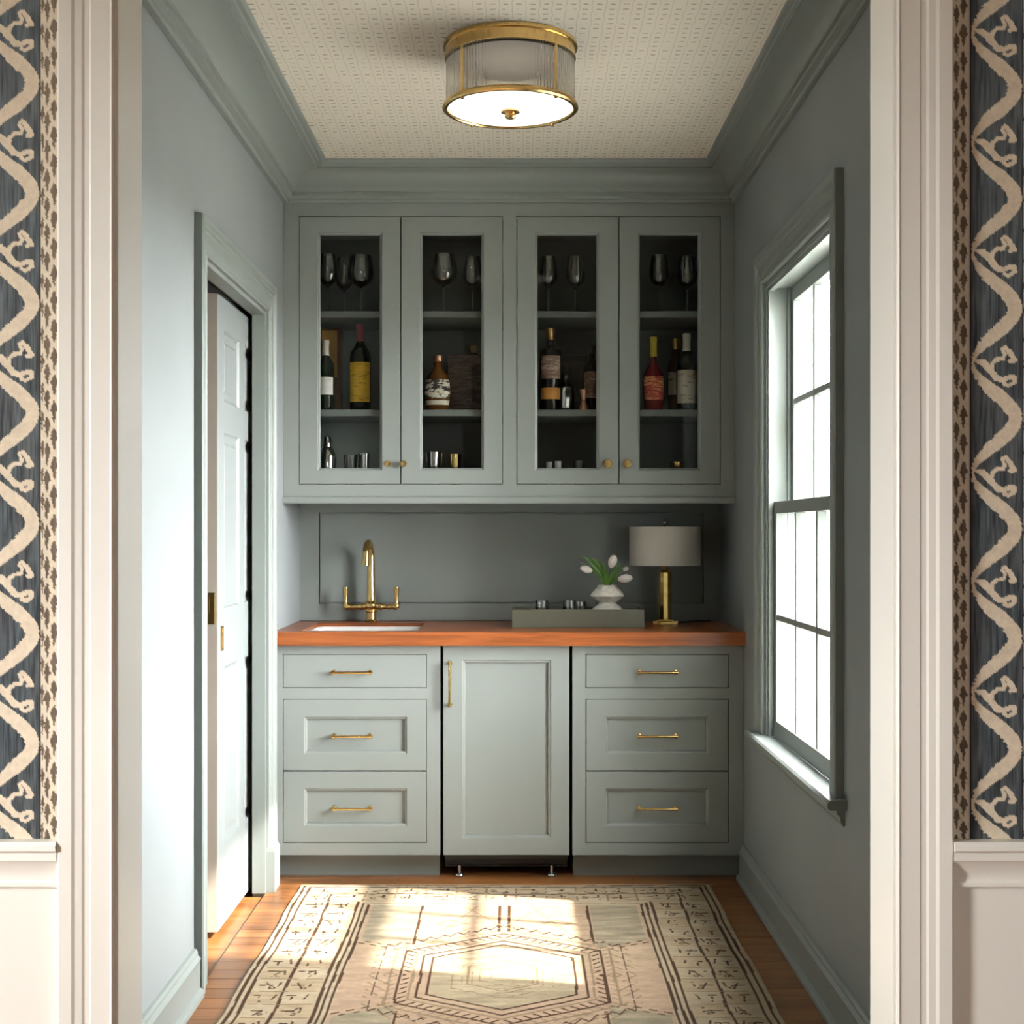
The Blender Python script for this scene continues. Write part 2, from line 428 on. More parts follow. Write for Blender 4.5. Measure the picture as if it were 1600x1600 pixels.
# door leaf: six sunk panels on the visible face, the solid core behind
cols = [(LY0+.10, LY0+.355), (LY0+.445, LY0+.70)]; rows_ = [(.265, .84), (1.03, 1.60), (1.70, 1.93)]
ys = [LY0]+[q for c in cols for q in c]+[LY1]; zs = [LZ0]+[q for r in rows_ for q in r]+[LZ1]
mb = MB().box(XD-DT, XD-.012, LY0, LY1, LZ0, LZ1)
for i in range(5):
    for j in range(7):
        if i % 2 == 1 and j % 2 == 1:
            y0, y1, z0, z1 = ys[i], ys[i+1], zs[j], zs[j+1]
            lp = [[(x_, y0+q, z0+q), (x_, y1-q, z0+q), (x_, y1-q, z1-q), (x_, y0+q, z1-q)] for q, x_ in ((0, XD), (.006, XD-.007), (.014, XD-.010), (.030, XD-.010), (.042, XD-.005))]
            lp = [[Vector(p) for p in l] for l in lp]
            mb.loft(lp, cap1=True)
        else:
            mb.loft([[(XD, ys[i], zs[j]), (XD, ys[i+1], zs[j]), (XD, ys[i+1], zs[j+1]), (XD, ys[i], zs[j+1])]], cap1=True)
mb.loft([[(XD, LY0, LZ0), (XD, LY1, LZ0), (XD, LY1, LZ1), (XD, LY0, LZ1)], [(XD-.012, LY0, LZ0), (XD-.012, LY1, LZ0), (XD-.012, LY1, LZ1), (XD-.012, LY0, LZ1)]])
leaf = build('door_leaf', mb, 'doorpaint', d1)
build('door_edge', MB().box(XD-DT-.0005, XD-.0015, LY0-.0015, LY0, LZ0, LZ1), 'dooredge', leaf)['label'] = 'cream painted leading edge'
e = MB().rects([(XD-DT+.006, XD-.006, .985, 1.085, LY0-.0015), (XD-DT+.006, XD-.006, .985, 1.085, LY0-.004), (XD-DT+.009, XD-.009, .988, 1.082, LY0-.005), (XD-DT+.011, XD-.011, 1.02, 1.07, LY0-.005), (XD-DT+.011, XD-.011, 1.02, 1.07, LY0-.002)], cap1=True)
build('edge_pull', e, 'brass', leaf)['label'] = 'brass edge pull'
mb = MB().loft([[(XD+t, 4.515+q, .895+q), (XD+t, 4.548-q, .895+q), (XD+t, 4.548-q, .975-q), (XD+t, 4.515+q, .975-q)] for q, t in ((0, 0), (0, .003), (.002, .004), (.008, .004), (.009, .0005))], cap1=True)
build('flush_pull', mb, 'brass', leaf)['label'] = 'brass flush pull'
build('roller_track', MB().box(XD-.03, XD-.008, LY0+.06, LY0+.16, LZ1, LZ1+.012).box(XD-.032, XD-.006, DY0+.02, LY1, DTOP+.02, DTOP+.03), 'bronze', d1)

# window
w1 = struct(empty('window_1', (XR, (WY0+WY1)/2, WZ0)), 'double-hung window with divided panes in the right wall')
casing('window_casing', CAS, WY0, WY1, WZ0, WZ1, lambda a, t, z: (XR-t, a, z), 'crown', w1)
JT = .014
mb = MB()
for y0, y1 in ((WY0, WY0+JT), (WY1-JT, WY1)): mb.box(XR-.002, XRO, y0, y1, WZ0, WZ1)
mb.box(XR-.002, XRO, WY0+JT, WY1-JT, WZ1-JT, WZ1).box(XR, XRO+.02, WY0+JT, WY1-JT, WZ0-.02, WZ0+.006)
for y0, y1 in ((WY0+JT, WY0+JT+.012), (WY1-JT-.012, WY1-JT)):
    mb.box(XR+.004, XR+.022, y0, y1, WZ0+.006, WZ1-JT); mb.box(XR+.068, XR+.078, y0, y1, WZ0+.006, WZ1-JT)
mb.box(XR+.004, XR+.022, WY0+JT+.012, WY1-JT-.012, WZ1-JT-.012, WZ1-JT)
build('window_jamb', mb, 'crown', w1)
SP = [(0, 0), (.043, 0), (.050, .006), (.050, .018), (.043, .024), (0, .024)]
mb = MB().loft([[(XR+.03-t*1.0-.03 if t else XR+.02, yy, WZ0-.012+z) for t, z in SP] for yy in (WY0-.14, WY1+.14)], cap0=True, cap1=True)
build('window_stool', mb, 'crown', w1, smooth=True, ang=25)
AP = [(0, 0), (.006, 0), (.012, .012), (.012, .022), (.020, .030), (.024, .045), (0, .045)]
mb = MB().loft([[(XR-t, yy, WZ0-.057+z) for t, z in AP] for yy in (WY0-.115, WY1+.115)], cap0=True, cap1=True)
build('window_apron', mb, 'crown', w1, smooth=True, ang=25)
def sash(name, x0, x1, z0, z1, rb, rt):
    y0, y1 = WY0+JT+.001, WY1-JT-.001; st = .042; mt = .020
    gy0, gy1, gz0, gz1 = y0+st, y1-st, z0+rb, z1-rt
    mb = MB().box(x0, x1, y0, gy0, z0, z1).box(x0, x1, gy1, y1, z0, z1).box(x0, x1, gy0, gy1, z0, gz0).box(x0, x1, gy0, gy1, gz1, z1)
    s = build(name, mb, 'crown', w1, bev=.002)
    cw = (gy1-gy0-2*mt)/3; ch = (gz1-gz0-mt)/2
    mb = MB(); xm0, xm1 = x0+.004, x1-.004
    for k in (1, 2): mb.box(xm0, xm1, gy0+k*cw+(k-1)*mt, gy0+k*(cw+mt), gz0, gz1)
    for k in range(3): mb.box(xm0, xm1, gy0+k*(cw+mt), gy0+k*(cw+mt)+cw, gz0+ch, gz0+ch+mt)
    build('muntins', mb, 'crown', s, bev=.002)
    for k in range(3):
        for r in range(2):
            ya = gy0+k*(cw+mt); za = gz0+r*(ch+mt); xc = (x0+x1)/2
            build('window_pane', MB().box(xc-.0015, xc+.0015, ya+.0005, ya+cw-.0005, za+.0005, za+ch-.0005), 'pane', s)
    return s
sash('lower_sash', XR+.023, XR+.060, WZ0+.012, 1.378, .055, .040)
sash('upper_sash', XR+.080, XR+.115, 1.338, WZ1-JT, .040, .048)

# cased opening
d2 = struct(empty('door_2', ((OXL+OXR)/2, YF0, 0)), 'cream cased opening into the nook')
mb = MB().box(OXL-.02, OXL, YF0-.012, YF1+.002, 0, OTOP).box(OXR, OXR+.02, YF0-.012, YF1+.002, 0, OTOP).box(OXL-.02, OXR+.02, YF0-.012, YF1+.002, OTOP, OTOP+.02)
build('opening_jamb', mb, 'white', d2, bev=.0015)
OC = [(.005, 0), (.005, .017), (.008, .0195), (.011, .0178), (.026, .0175), (.040, .018), (.043, .0165), (.050, .0165), (.054, .0185), (.064, .0195), (.069, .022), (.088, .0225), (.091, .020), (.091, 0)]
casing('opening_casing', OC, OXL, OXR, 0, OTOP, lambda a, t, z: (a, YF0-t, z), 'white', d2)
for z0 in (.315, .385):
    build('hinge_knuckle', MB().lathe([(0, 0), (.004, 0), (.004, .06), (0, .06)], (OXR-.001, YF1-.002, z0-.03), 10), 'white', d2, smooth=True)

# chair rail and wainscot on the front wall
CR = [(0, .805), (.024, .805), (.028, .799), (.028, .792), (.022, .788), (.022, .776), (.017, .770), (.010, .752), (.010, .744), (.014, .740), (.014, .734), (0, .730)]
for i, (x0, x1) in enumerate(((-2.69, OXL-.0915), (OXR+.0915, 2.69))):
    build('chair_rail', MB().loft([[(xx, YF0-t, z) for t, z in CR] for xx in (x0, x1)], cap0=True, cap1=True), 'white', wf, smooth=True, ang=25)
    build('wainscot_panel', MB().box(x0+.004 if i else x0, x1-(0 if i else .004), YF0-.006, YF0, 0, .732), 'white', wf)
    build('front_baseboard', MB().loft([[(xx, YF0-t, z) for t, z in BP] for xx in (x0, x1)], cap0=True, cap1=True), 'white', wf, smooth=True, ang=25)

# ------------------------------------------------------------------ wallpaper
def vnoise(x, y, seed=0):
    xi = np.floor(x).astype(np.int64); yi = np.floor(y).astype(np.int64); fx = x-xi; fy = y-yi
    fx = fx*fx*(3-2*fx); fy = fy*fy*(3-2*fy)
    def h(a, b):
        q = np.sin(a*127.1+b*311.7+seed*74.7)*43758.5453; return q-np.floor(q)
    return (h(xi, yi)*(1-fx)+h(xi+1, yi)*fx)*(1-fy)+(h(xi, yi+1)*(1-fx)+h(xi+1, yi+1)*fx)*fy
def seg_d(px, py, pts):
    """signed distance to a tapering polyline of (x, y, r)"""
    best = np.full(px.shape, 1e9)
    for (ax, ay, ar), (bx, by, br) in zip(pts, pts[1:]):
        dx, dy = bx-ax, by-ay; t = np.clip(((px-ax)*dx+(py-ay)*dy)/(dx*dx+dy*dy+1e-9), 0, 1)
        best = np.minimum(best, np.hypot(px-ax-t*dx, py-ay-t*dy)-(ar+t*(br-ar)))
    return best
def grid_mesh(name, xs, ys, fn, plane):
    X, Y = np.meshgrid(xs, ys); nx, ny = len(xs), len(ys)
    P = plane(X, Y).reshape(-1, 3)
    idx = np.arange(nx*ny).reshape(ny, nx)
    Q = np.stack([idx[:-1, :-1], idx[:-1, 1:], idx[1:, 1:], idx[1:, :-1]], -1).reshape(-1, 4)
    me = bpy.data.meshes.new(name)
    me.vertices.add(len(P)); me.vertices.foreach_set('co', P.astype(np.float32).ravel())
    me.loops.add(Q.size); me.loops.foreach_set('vertex_index', Q.astype(np.int32).ravel())
    me.polygons.add(len(Q)); me.polygons.foreach_set('loop_start', (np.arange(len(Q))*4).astype(np.int32))
    me.update(calc_edges=True)
    c = fn(X, Y).reshape(-1, 3); c = np.concatenate([c, np.ones((len(c), 1))], 1)
    at_ = me.color_attributes.new('Col', 'FLOAT_COLOR', 'POINT'); at_.data.foreach_set('color', c.astype(np.float32).ravel())
    return me
PX = YF0/F                                 # metres for one photo pixel on the front wall
def paper_col(S, T):
    """S: photo pixels from the strip's left edge (rope 0..30, band 30..115); T: pixels downwards, 172 to a repeat"""
    c = np.zeros(S.shape+(3,))
    st = np.clip((vnoise(S*.6, T*.03, 3)*.6+vnoise(S*.22, T*.02, 4)*.4-.5)*1.7+.5, 0, 1); gr = vnoise(S*.11, T*.012, 41)
    dark = np.stack([.026+.080*st+.010*gr, .036+.092*st, .046+.094*st-.008*gr], -1)
    n2 = vnoise(S*.3, T*.3, 9)
    cream = np.stack([.66+.08*n2, .56+.08*n2, .42+.08*n2], -1)
    c[:] = dark
    s = S-30; t = np.mod(T, 172)
    jag = (vnoise(S*.12, T*.33, 5)-.5)*6+(vnoise(S*.3, T*.8, 6)-.5)*3
    # the wave: widest at the right crest, hair-thin at the left
    ph = 2*PI*(T)/172
    xc = 38.5+32*np.cos(ph)+.9*np.cos(3*ph); sl = -32*np.sin(ph)*2*PI/172-2.7*np.sin(3*ph)*2*PI/172
    th = 2.6+8.5*np.clip((xc-6)/34, 0, 1)**.8
    mask = np.abs(s-xc+jag*.5)/np.sqrt(1+sl*sl) < th+jag*.22
    # sprig in the hollow, right of the thin part (t = 86)
    u, v_ = s, t-88
    sp = [[(11, -6, 2.5), (22, -3, 5.5), (30, 5, 6), (36, 12, 5)], [(34, 12, 4), (36, -2, 3.5), (44, -9, 3), (53, -9, 3), (56, -16, 3), (51, -24, 2.5), (56, -28, 3), (63, -20, 4), (70, -8, 4.5), (64, -6, 3)],
          [(36, 12, 5), (44, 22, 5), (54, 24, 4), (62, 20, 4), (70, 20, 4.5), (71, 27, 3.5), (61, 33, 3), (55, 30, 3)]]
    for p in sp: mask |= seg_d(u, v_, p)+jag*.25 < 0
    c[mask] = cream[mask]
    # edge lines and rope border
    rope = S < 29.5
    base_ = np.stack([.64+.06*n2, .56+.06*n2, .44+.05*n2], -1)
    c[rope] = base_[rope]
    brown = np.stack([.10+.06*st, .075+.045*st, .055+.03*st], -1)
    for cx_, off, hw, hh in ((10, 0, 4.4, 18), (21, 21, 5.2, 18), (2.5, 12, 2.6, 15)):
        tt = np.mod(T+off+(vnoise(T*.012, T*0+cx_, 8)-.5)*10, 43)-21.5
        wd = hw*np.clip(1-np.abs(tt)/hh, 0, 1)**.6*(1+.5*np.sign(-tt)*.5)
        mk = rope & (np.abs(S-cx_+jag*.4) < wd) & ~((np.abs(S-cx_) < 1.6) & (tt < -3) & (cx_ == 11))
        c[mk] = brown[mk]
    ln = (np.abs(S-32) < 1.6) | (S > 113.4)
    c[ln] = np.array([.02, .022, .03])
    c[(S > 27) & (S < 30)] = np.array([.60, .53, .42])
    return c
SW = 115
xs = np.linspace(0, SW, 82); 
H0 = 2.83
def strip_mesh(phase_py):
    # z of row 0 and the photo row it stands at
    top_py = CY-(H0-.03-EYE)/PX; bot_py = CY-(.80-EYE)/PX
    ty = np.arange(top_py, bot_py, 2.0)
    return grid_mesh('wallpaper_strip', xs, ty, lambda X, Y: paper_col(X, Y-phase_py), lambda X, Y: np.stack([X*PX, X*0-.0012, EYE-(Y-CY)*PX], -1))
for start, sgn, phase in ((64, -1, 302), (1484, 1, 310)):
    me = strip_mesh(phase); me.materials.append(M['paper'])
    for k in range(5):
        x0 = (start+sgn*k*SW-CX)*PX
        o = link('wallpaper_strip', me, wf); o.location = Vector((x0, YF0, 0))-wloc(wf)

# ------------------------------------------------------------------ rug
RX0, RX1, RY0, RY1 = -.775, .703, 2.45, 5.065
def rug_col(X, Y):
    Wd = RX1-RX0
    e = np.minimum(X-RX0, RX1-X)                     # from the nearer long side
    yb = np.minimum(RY1-Y, Y-RY0)                    # from the nearer end
    side = X < (RX0+RX1)/2
    wob = (vnoise(X*30, Y*9, 1)-.5)*.008
    n = vnoise(X*14, Y*60, 2); n3 = vnoise(X*5, Y*5, 11); n4 = vnoise(X*45, Y*45, 12)
    tan = np.array([.58, .42, .275]); cream = np.array([.62, .49, .335]); grey = np.array([.42, .345, .235]); pink = np.array([.57, .385, .265])
    line = np.array([.085, .042, .02]); soft = np.array([.34, .235, .14])
    c = np.empty(X.shape+(3,)); c[:] = tan
    c[:] = tan*(1-n3[..., None])+pink*n3[..., None]
    bd = np.minimum(e, yb)
    inb = bd < .285
    c[inb] = cream
    # border: blocks of small hooked figures
    along = np.where(e < yb, Y, X); k = np.floor(along/.105); fa = along/.105-k
    blk = inb & (bd > .048) & (bd < .24)
    alt = (np.mod(k+np.where(bd > .135, 1, 0), 2) == 0)
    tint = cream*.92+np.array([.0, -.02, -.03])
    c[blk & alt] = tint
    def mark(mask, col): c[mask] = col
    mark(blk & (np.abs(bd-.135+wob) < .0045), line)
    mark(blk & (fa < .07) & (bd > .055) & (bd < .23) & (n4 > .3), soft)
    h = np.mod(k*7.31, 1.0)
    loc = bd-np.where(bd > .135, .135, .048); ww = .095
    q = loc/ww
    hook = (np.abs(q-.3-h*.25+(fa-.5)*.5*np.sin(k*2.1)) < .032) & (fa > .2) & (fa < .62+.2*h)
    hook |= (np.abs(fa-.62-.12*np.sin(k*3.7)+wob*8) < .042) & (q > .15) & (q < .42+.3*h)
    hook |= (np.abs(q-.72+(fa-.5)*.25*np.cos(k*1.3)) < .032) & (fa > .4) & (fa < .8)
    hook |= (np.hypot((q-.55)*1.0, (fa-.3)) < .10) & (np.hypot((q-.55), (fa-.3)) > .05) & (h > .4)
    mark(blk & hook & (n4 > .30), line)
    # guard lines
    for d_ in (.022, .043): mark(np.abs(bd-d_+wob*.6) < .0042, line)
    for d_ in (.241, .259, .277): mark((np.abs(bd-d_+wob*.5) < .0045) & (e <= yb), line)
    mark((np.abs(bd-.265+wob) < .004) & (yb < e), soft)
    # field, modules centred at 4.03 and 2.49
    fld = bd >= .285
    xm = (RX0+RX1)/2; ax = np.abs(X-xm); half = .454
    ym = np.abs(np.mod(Y-4.03+.77, 1.54)-.77)
    cor = fld & (ax > .285) & (ax < .444) & (ym > .22+(.444-ax)*-.55+.12) 
    c[cor] = grey*(.85+.3*n[cor][:, None])
    mark(fld & (ax > .27) & (np.abs(ax-.278+wob*.4) < .004) & (ym > .30) & (ym < .76), line)
    edge = ym-(.34-(.444-ax)*.55)
    mark(fld & (ax > .27) & (ax < .45) & (np.abs(edge+.010+.012*np.sign(np.sin(ax*160))) < .0045), line)
    # hexagon medallion with nested outlines
    hx = np.maximum(ax/.235, (ym*1.0+ax*.62)/.335)
    c[fld & (hx < .86)] = (grey*1.12+np.array([.04, .02, .0]))
    g = fld & (hx < .86); c[g] *= (.85+.3*n[g][:, None])
    for r_, cc in ((.88, line), (1.0, line), (1.09, soft), (1.24, line), (1.36, soft)): mark(fld & (np.abs(hx-r_+wob*1.5) < .016) & (ax < .43), cc)
    zig = np.abs(np.mod((ym-ax*.9)*26, 1)-.5)
    mark(fld & (hx > 1.12) & (hx < 1.22) & (zig < .13), line)
    mark(fld & (hx > 1.27) & (hx < 1.35) & (zig > .40), soft)
    inner = np.maximum(ax/.1, (ym+ax*.62)/.14)
    mark(fld & (np.abs(inner-1) < .03), soft)
    # axis bars and small lozenges between the modules
    bar = fld & (ym > .44)
    mark(bar & (np.abs(ax-.016) < .0045) & (ym < .765), line)
    mark(bar & (np.abs(ax-.14+(ym-.6)*.35) < .003), soft); mark(bar & (np.abs(ax-.06-(ym-.6)*.55) < .003) & (ym > .5), soft)
    mark(bar & (np.abs(ym-.62) < .004) & (ax < .26), soft)
    lz = np.abs(np.abs(ax-.17)/.05+np.abs(ym-.53)/.035-1)
    mark(fld & (lz < .18), soft)
    tri = np.abs(np.mod(ax*24, 1)-.5)*2; band = ym-(.40-ax*.62*1.0)
    mark(fld & (hx > 1.38) & (hx < 1.62) & (np.abs(np.mod((ym+ax*1.3)*17, 1)-.5) < .10) & (n4 > .35) & (ax < .40), soft)
    mark(fld & (np.abs(hx-1.50+.10*(tri-.5)) < .018) & (ax < .40) & (n4 > .3), line)
    mark(fld & (hx < .62) & (np.abs(np.mod(hx*9+tri*.25, 1)-.5) < .07) & (n4 > .45), soft)
    # wear
    wear = vnoise(X*22, Y*55, 20); c *= (.54+.15*wear+.08*(n-.5))[..., None]
    return np.clip(c, 0, 1)
nx, ny = 420, 720
xs_ = np.linspace(RX0, RX1, nx); ysr = np.linspace(RY0, RY1, ny)
def rug_plane(X, Y):
    ed = np.minimum(np.minimum(X-RX0, RX1-X), np.minimum(Y-RY0, RY1-Y))
    z = .0015+.0085*np.clip(ed/.006, 0, 1)**.5+(vnoise(X*6, Y*6, 31)-.5)*.002
    wob = (vnoise(X*0+3.3, Y*7, 32)-.5)*.012*np.sign(X)*np.clip((np.abs(X)-.3)/.4, 0, 1)
    return np.stack([X+wob-(RX0+RX1)/2, Y+(vnoise(X*5, Y*0, 33)-.5)*.006-(RY0+RY1)/2, z], -1)
me = grid_mesh('area_rug', xs_, ysr, rug_col, rug_plane); me.materials.append(M['rug'])
for p in me.polygons: pass
rug = link('area_rug', me); rug.location = ((RX0+RX1)/2, (RY0+RY1)/2, 0)
tag(rug, 'faded beige wool rug with brown geometric borders on the wood floor', 'rug')

# ------------------------------------------------------------------ wall cabinet
YU = YC; k_ = YU/F
def ux(px): return (px-CX)*k_
def uz(py): return EYE-(py-CY)*k_
cab = thing('wall_cabinet', 'sage wall cabinet with four glass doors above the counter', 'cabinet', ((XL+XR)/2, YU, uz(782)))
UZ0, UZ1 = uz(782), CB
X0, X1 = XL+.001, XR-.001
op = [(ux(467), ux(786)), (ux(807), ux(1126))]; OZ0, OZ1 = uz(757), uz(338)
T = .02
mb = MB().box(X0, op[0][0], YU, YU+T, UZ0, UZ1).box(op[0][1], op[1][0], YU, YU+T, UZ0, UZ1).box(op[1][1], X1, YU, YU+T, UZ0, UZ1)
for a, b_ in op: mb.box(a, b_, YU, YU+T, UZ0, OZ0).box(a, b_, YU, YU+T, OZ1, UZ1)
build('face_frame', mb, 'cab', cab)
build('bottom_lip', MB().rects([(X0, X1, UZ0-.012, UZ0+.016, YU), (X0, X1, UZ0-.012, UZ0+.014, YU-.008), (X0, X1, UZ0-.008, UZ0+.010, YU-.011)], cap1=True), 'cab', cab)
CBK = YB-.022
IZ0 = 1.452
build('side_panel', MB().box(X0, X0+.018, YU+T, CBK, UZ0, UZ1), 'cab', cab)
build('side_panel', MB().box(X1-.018, X1, YU+T, CBK, UZ0, UZ1), 'cab', cab)
xm_ = (op[0][1]+op[1][0])/2
build('divider', MB().box(xm_-.016, xm_+.016, YU+T, CBK-.008, UZ0+.018, UZ1-.018), 'cab', cab)
build('bottom_board', MB().box(X0+.018, X1-.018, YU+T, CBK, UZ0-.004, IZ0), 'cab', cab)
build('top_board', MB().box(X0+.018, X1-.018, YU+T, CBK, UZ1-.06, UZ1), 'cab', cab)
build('back_panel', MB().box(X0+.018, X1-.018, CBK-.008, CBK, IZ0, UZ1-.06), 'cab', cab)
SH = []
for (xa, xb) in ((X0+.018, xm_-.016), (xm_+.016, X1-.018)):
    for zc in (EYE-(491-CY)*5.41/F, EYE-(645-CY)*5.41/F):
        build('shelf', MB().box(xa+.001, xb-.001, YU+.042, CBK-.009, zc-.0125, zc+.0125), 'cab', cab, bev=.002)
        SH.append(zc+.0125)
SHU, SHL = SH[0], SH[1]
gl = [(500, 593), (660, 752), (840, 932), (1000, 1091)]; GZ0, GZ1 = uz(731), uz(367)
dx = [(op[0][0], ux(626)), (ux(626), op[0][1]), (op[1][0], ux(967)), (ux(967), op[1][1])]
g_ = .0018
for i, ((a, b_), (p0, p1)) in enumerate(zip(dx, gl)):
    a += g_*1.3; b_ -= g_*1.3; z0, z1 = OZ0+g_*1.3, OZ1-g_*1.3; ga, gb = ux(p0), ux(p1)
    bd = .010; Y0 = YU
    mb = MB().rects([(a, b_, z0, z1, Y0+T), (a, b_, z0, z1, Y0+.001), (a+.001, b_-.001, z0+.001, z1-.001, Y0), (ga-bd, gb+bd, GZ0-bd, GZ1+bd, Y0), (ga-bd+.001, gb+bd-.001, GZ0-bd+.001, GZ1+bd-.001, Y0+.005), (ga-.003, gb+.003, GZ0-.003, GZ1+.003, Y0+.007), (ga, gb, GZ0, GZ1, Y0+.012), (ga, gb, GZ0, GZ1, Y0+T)], closed=True)
    dr = build('door', mb, 'cab', cab)
    build('glass_pane', MB().box(ga-.0005, gb+.0005, Y0+.0135, Y0+.0165, GZ0-.0005, GZ1+.0005), 'cabpane', dr)
    kx = (ux(606), ux(631), ux(949), ux(980))[i]; kz = uz(725)
    mb = MB()
    prof = [(0, 0), (.008, 0), (.009, .002), (.0055, .005), (.005, .012), (.010, .015), (.0165, .018), (.0175, .024), (.015, .029), (0, .030)] if i > 1 else [(0, 0), (.009, 0), (.010, .002), (.006, .005), (.005, .014), (.008, .017), (.012, .020), (.013, .026), (.011, .030), (0, .031)]
    mb.lathe(prof, (0, 0, 0), 12)
    mb.v = [(x+kx, YU-z, y+kz) for x, y, z in mb.v]
    build('knob', mb, 'brass', dr, smooth=True, ang=30)

# ------------------------------------------------------------------ base cabinets
YBC = 5.165; kb = YBC/F
def bx(px): return (px-CX)*kb
def bz(py): return EYE-(py-CY)*kb
BZ0, BZ1 = bz(1336), bz(1008)
def pull(parent, x, z, length, vertical=False, y=YBC):
    r = .0048; pr = .030; h = length/2
    mb = MB()
    ends = [(-h+.008, 0), (h-.008, 0)]
    def P(a, q): return (x, y-q, z+a) if vertical else (x+a, y-q, z)
    mb.tube([P(-h, pr), P(-h+.004, pr), P(h-.004, pr), P(h, pr)], [r*.9, r, r, r*.9], 10)
    for a, _ in ends:
        mb.tube([P(a, 0), P(a, .003), P(a, .004), P(a, pr)], [.0085, .0085, .005, .005], 10)
        mb.tube([P(a-.005, pr), P(a+.005, pr)], .0068, 10)
    return build('handle', mb, 'brass', parent, smooth=True)
def base_cab(px0, px1, fr, recs, label, xlim):
    x0, x1 = bx(px0), bx(px1); x0 = xlim[0] if xlim[0] is not None else x0; x1 = xlim[1] if xlim[1] is not None else x1
    c = thing('base_cabinet', label, 'cabinet', ((x0+x1)/2, YBC, 0))
    d0, d1_ = bx(fr[0]), bx(fr[1])
    zr = [(bz(1075), bz(1022)), (bz(1204.3), bz(1092)), (bz(1317), bz(1205.3))]
    zlow, zhi = zr[2][0], zr[1][1]
    mb = MB().box(x0, d0, YBC, YBC+T, BZ0, BZ1).box(d1_, x1, YBC, YBC+T, BZ0, BZ1)
    mb.box(d0, d1_, YBC, YBC+T, BZ0, zlow).box(d0, d1_, YBC, YBC+T, zhi, zr[0][0]).box(d0, d1_, YBC, YBC+T, zr[0][1], BZ1)
    build('face_frame', mb, 'cab', c)
    build('body', MB().box(x0, x1, YBC+.024, YB-.021, BZ0, BZ1-.26).box(x0, x1, YBC+.024, YBC+.03, BZ1-.26, BZ1).box(x0, x0+.018, YBC+.03, YB-.021, BZ1-.26, BZ1).box(x1-.018, x1, YBC+.03, YB-.021, BZ1-.26, BZ1), 'cab', c)
    tk = bx(fr[0])-.0 if xlim[0] is not None else x0+.016
    build('toe_kick', MB().box(x0+.006, x1-.006, YBC+.075, YBC+.093, 0, BZ0+.001).box(x0+.006, x0+.024, YBC+.093, YB-.03, 0, BZ0).box(x1-.024, x1-.006, YBC+.093, YB-.03, 0, BZ0), 'cab', c)
    for i, (z0, z1) in enumerate(zr):
        a, b_ = d0+.0025, d1_-.0025; q0, q1 = z0+(.0022 if i != 1 else .0012), z1-(.0022 if i != 2 else .0012)
        if i == 0:
            mb = MB().rects([(a, b_, q0, q1, YBC+T), (a, b_, q0, q1, YBC+.001), (a+.001, b_-.001, q0+.001, q1-.001, YBC)], cap0=True, cap1=True)
        else:
            ra, rb_ = bx(recs[0]), bx(recs[1]); rz0, rz1 = (bz(1178), bz(1120)) if i == 1 else (bz(1291), bz(1232))
            mb = MB().rects([(a, b_, q0, q1, YBC+T), (a, b_, q0, q1, YBC+.001), (a+.001, b_-.001, q0+.001, q1-.001, YBC), (ra, rb_, rz0, rz1, YBC), (ra+.002, rb_-.002, rz0+.002, rz1-.002, YBC+.003), (ra+.008, rb_-.008, rz0+.008, rz1-.008, YBC+.005), (ra+.010, rb_-.010, rz0+.010, rz1-.010, YBC+.014)], cap0=True, cap1=True)
        dr = build('drawer', mb, 'cab', c)
        pull(dr, bx((fr[0]+fr[1])/2-(4 if xlim[0] is not None else 0)), (bz(1050), bz(1150), bz(1263))[i], .148, y=YBC if i == 0 else YBC+.012)
    return c
base_cab(430, 688, (442, 667), (475, 636), 'sage drawer cabinet under the sink, left of the tall panelled door', (XL+.001, None))
base_cab(894.5, 1163, (915, 1139), (946, 1107), 'sage drawer cabinet under the table lamp, nearest the window', (None, XR-.001))

# panelled refrigerator
fx0, fx1 = bx(692.3), bx(889.5)
fr = thing('undercounter_refrigerator', 'sage panelled undercounter refrigerator between the two drawer cabinets', 'refrigerator', ((fx0+fx1)/2, YBC, 0))
ra, rb_, rz0, rz1 = bx(722), bx(861), bz(1310), bz(1031); q0, q1 = BZ0, BZ1-.002
dr = build('door', MB().rects([(fx0, fx1, q0, q1, YBC+T), (fx0, fx1, q0, q1, YBC+.001), (fx0+.001, fx1-.001, q0+.001, q1-.001, YBC), (ra, rb_, rz0, rz1, YBC), (ra+.002, rb_-.002, rz0+.002, rz1-.002, YBC+.003), (ra+.010, rb_-.010, rz0+.010, rz1-.010, YBC+.005), (ra+.012, rb_-.012, rz0+.012, rz1-.012, YBC+.014)], cap0=True, cap1=True), 'cab', fr)
pull(dr, bx(703), bz(1068), .168, True)
build('body', MB().box(fx0+.004, fx1-.004, YBC+T+.004, YB-.05, .075, BZ1-.004), 'black', fr)
build('grille', MB().box(fx0+.004, fx1-.004, YBC+.085, YBC+.10, .03, .074).box(fx0+.004, fx1-.004, YBC+.075, YBC+.086, .055, .066).box(fx0+.012, fx1-.012, YBC+.076, YBC+.086, .034, .038), 'black', fr, bev=.001)
for px in (718, 862):
    build('foot', MB().lathe([(0, 0), (.016, 0), (.018, .004), (.016, .010), (.006, .013), (.006, .04), (0, .04)], (bx(px)*1.01, YBC+.062, 0), 14), 'steel', fr, smooth=True)

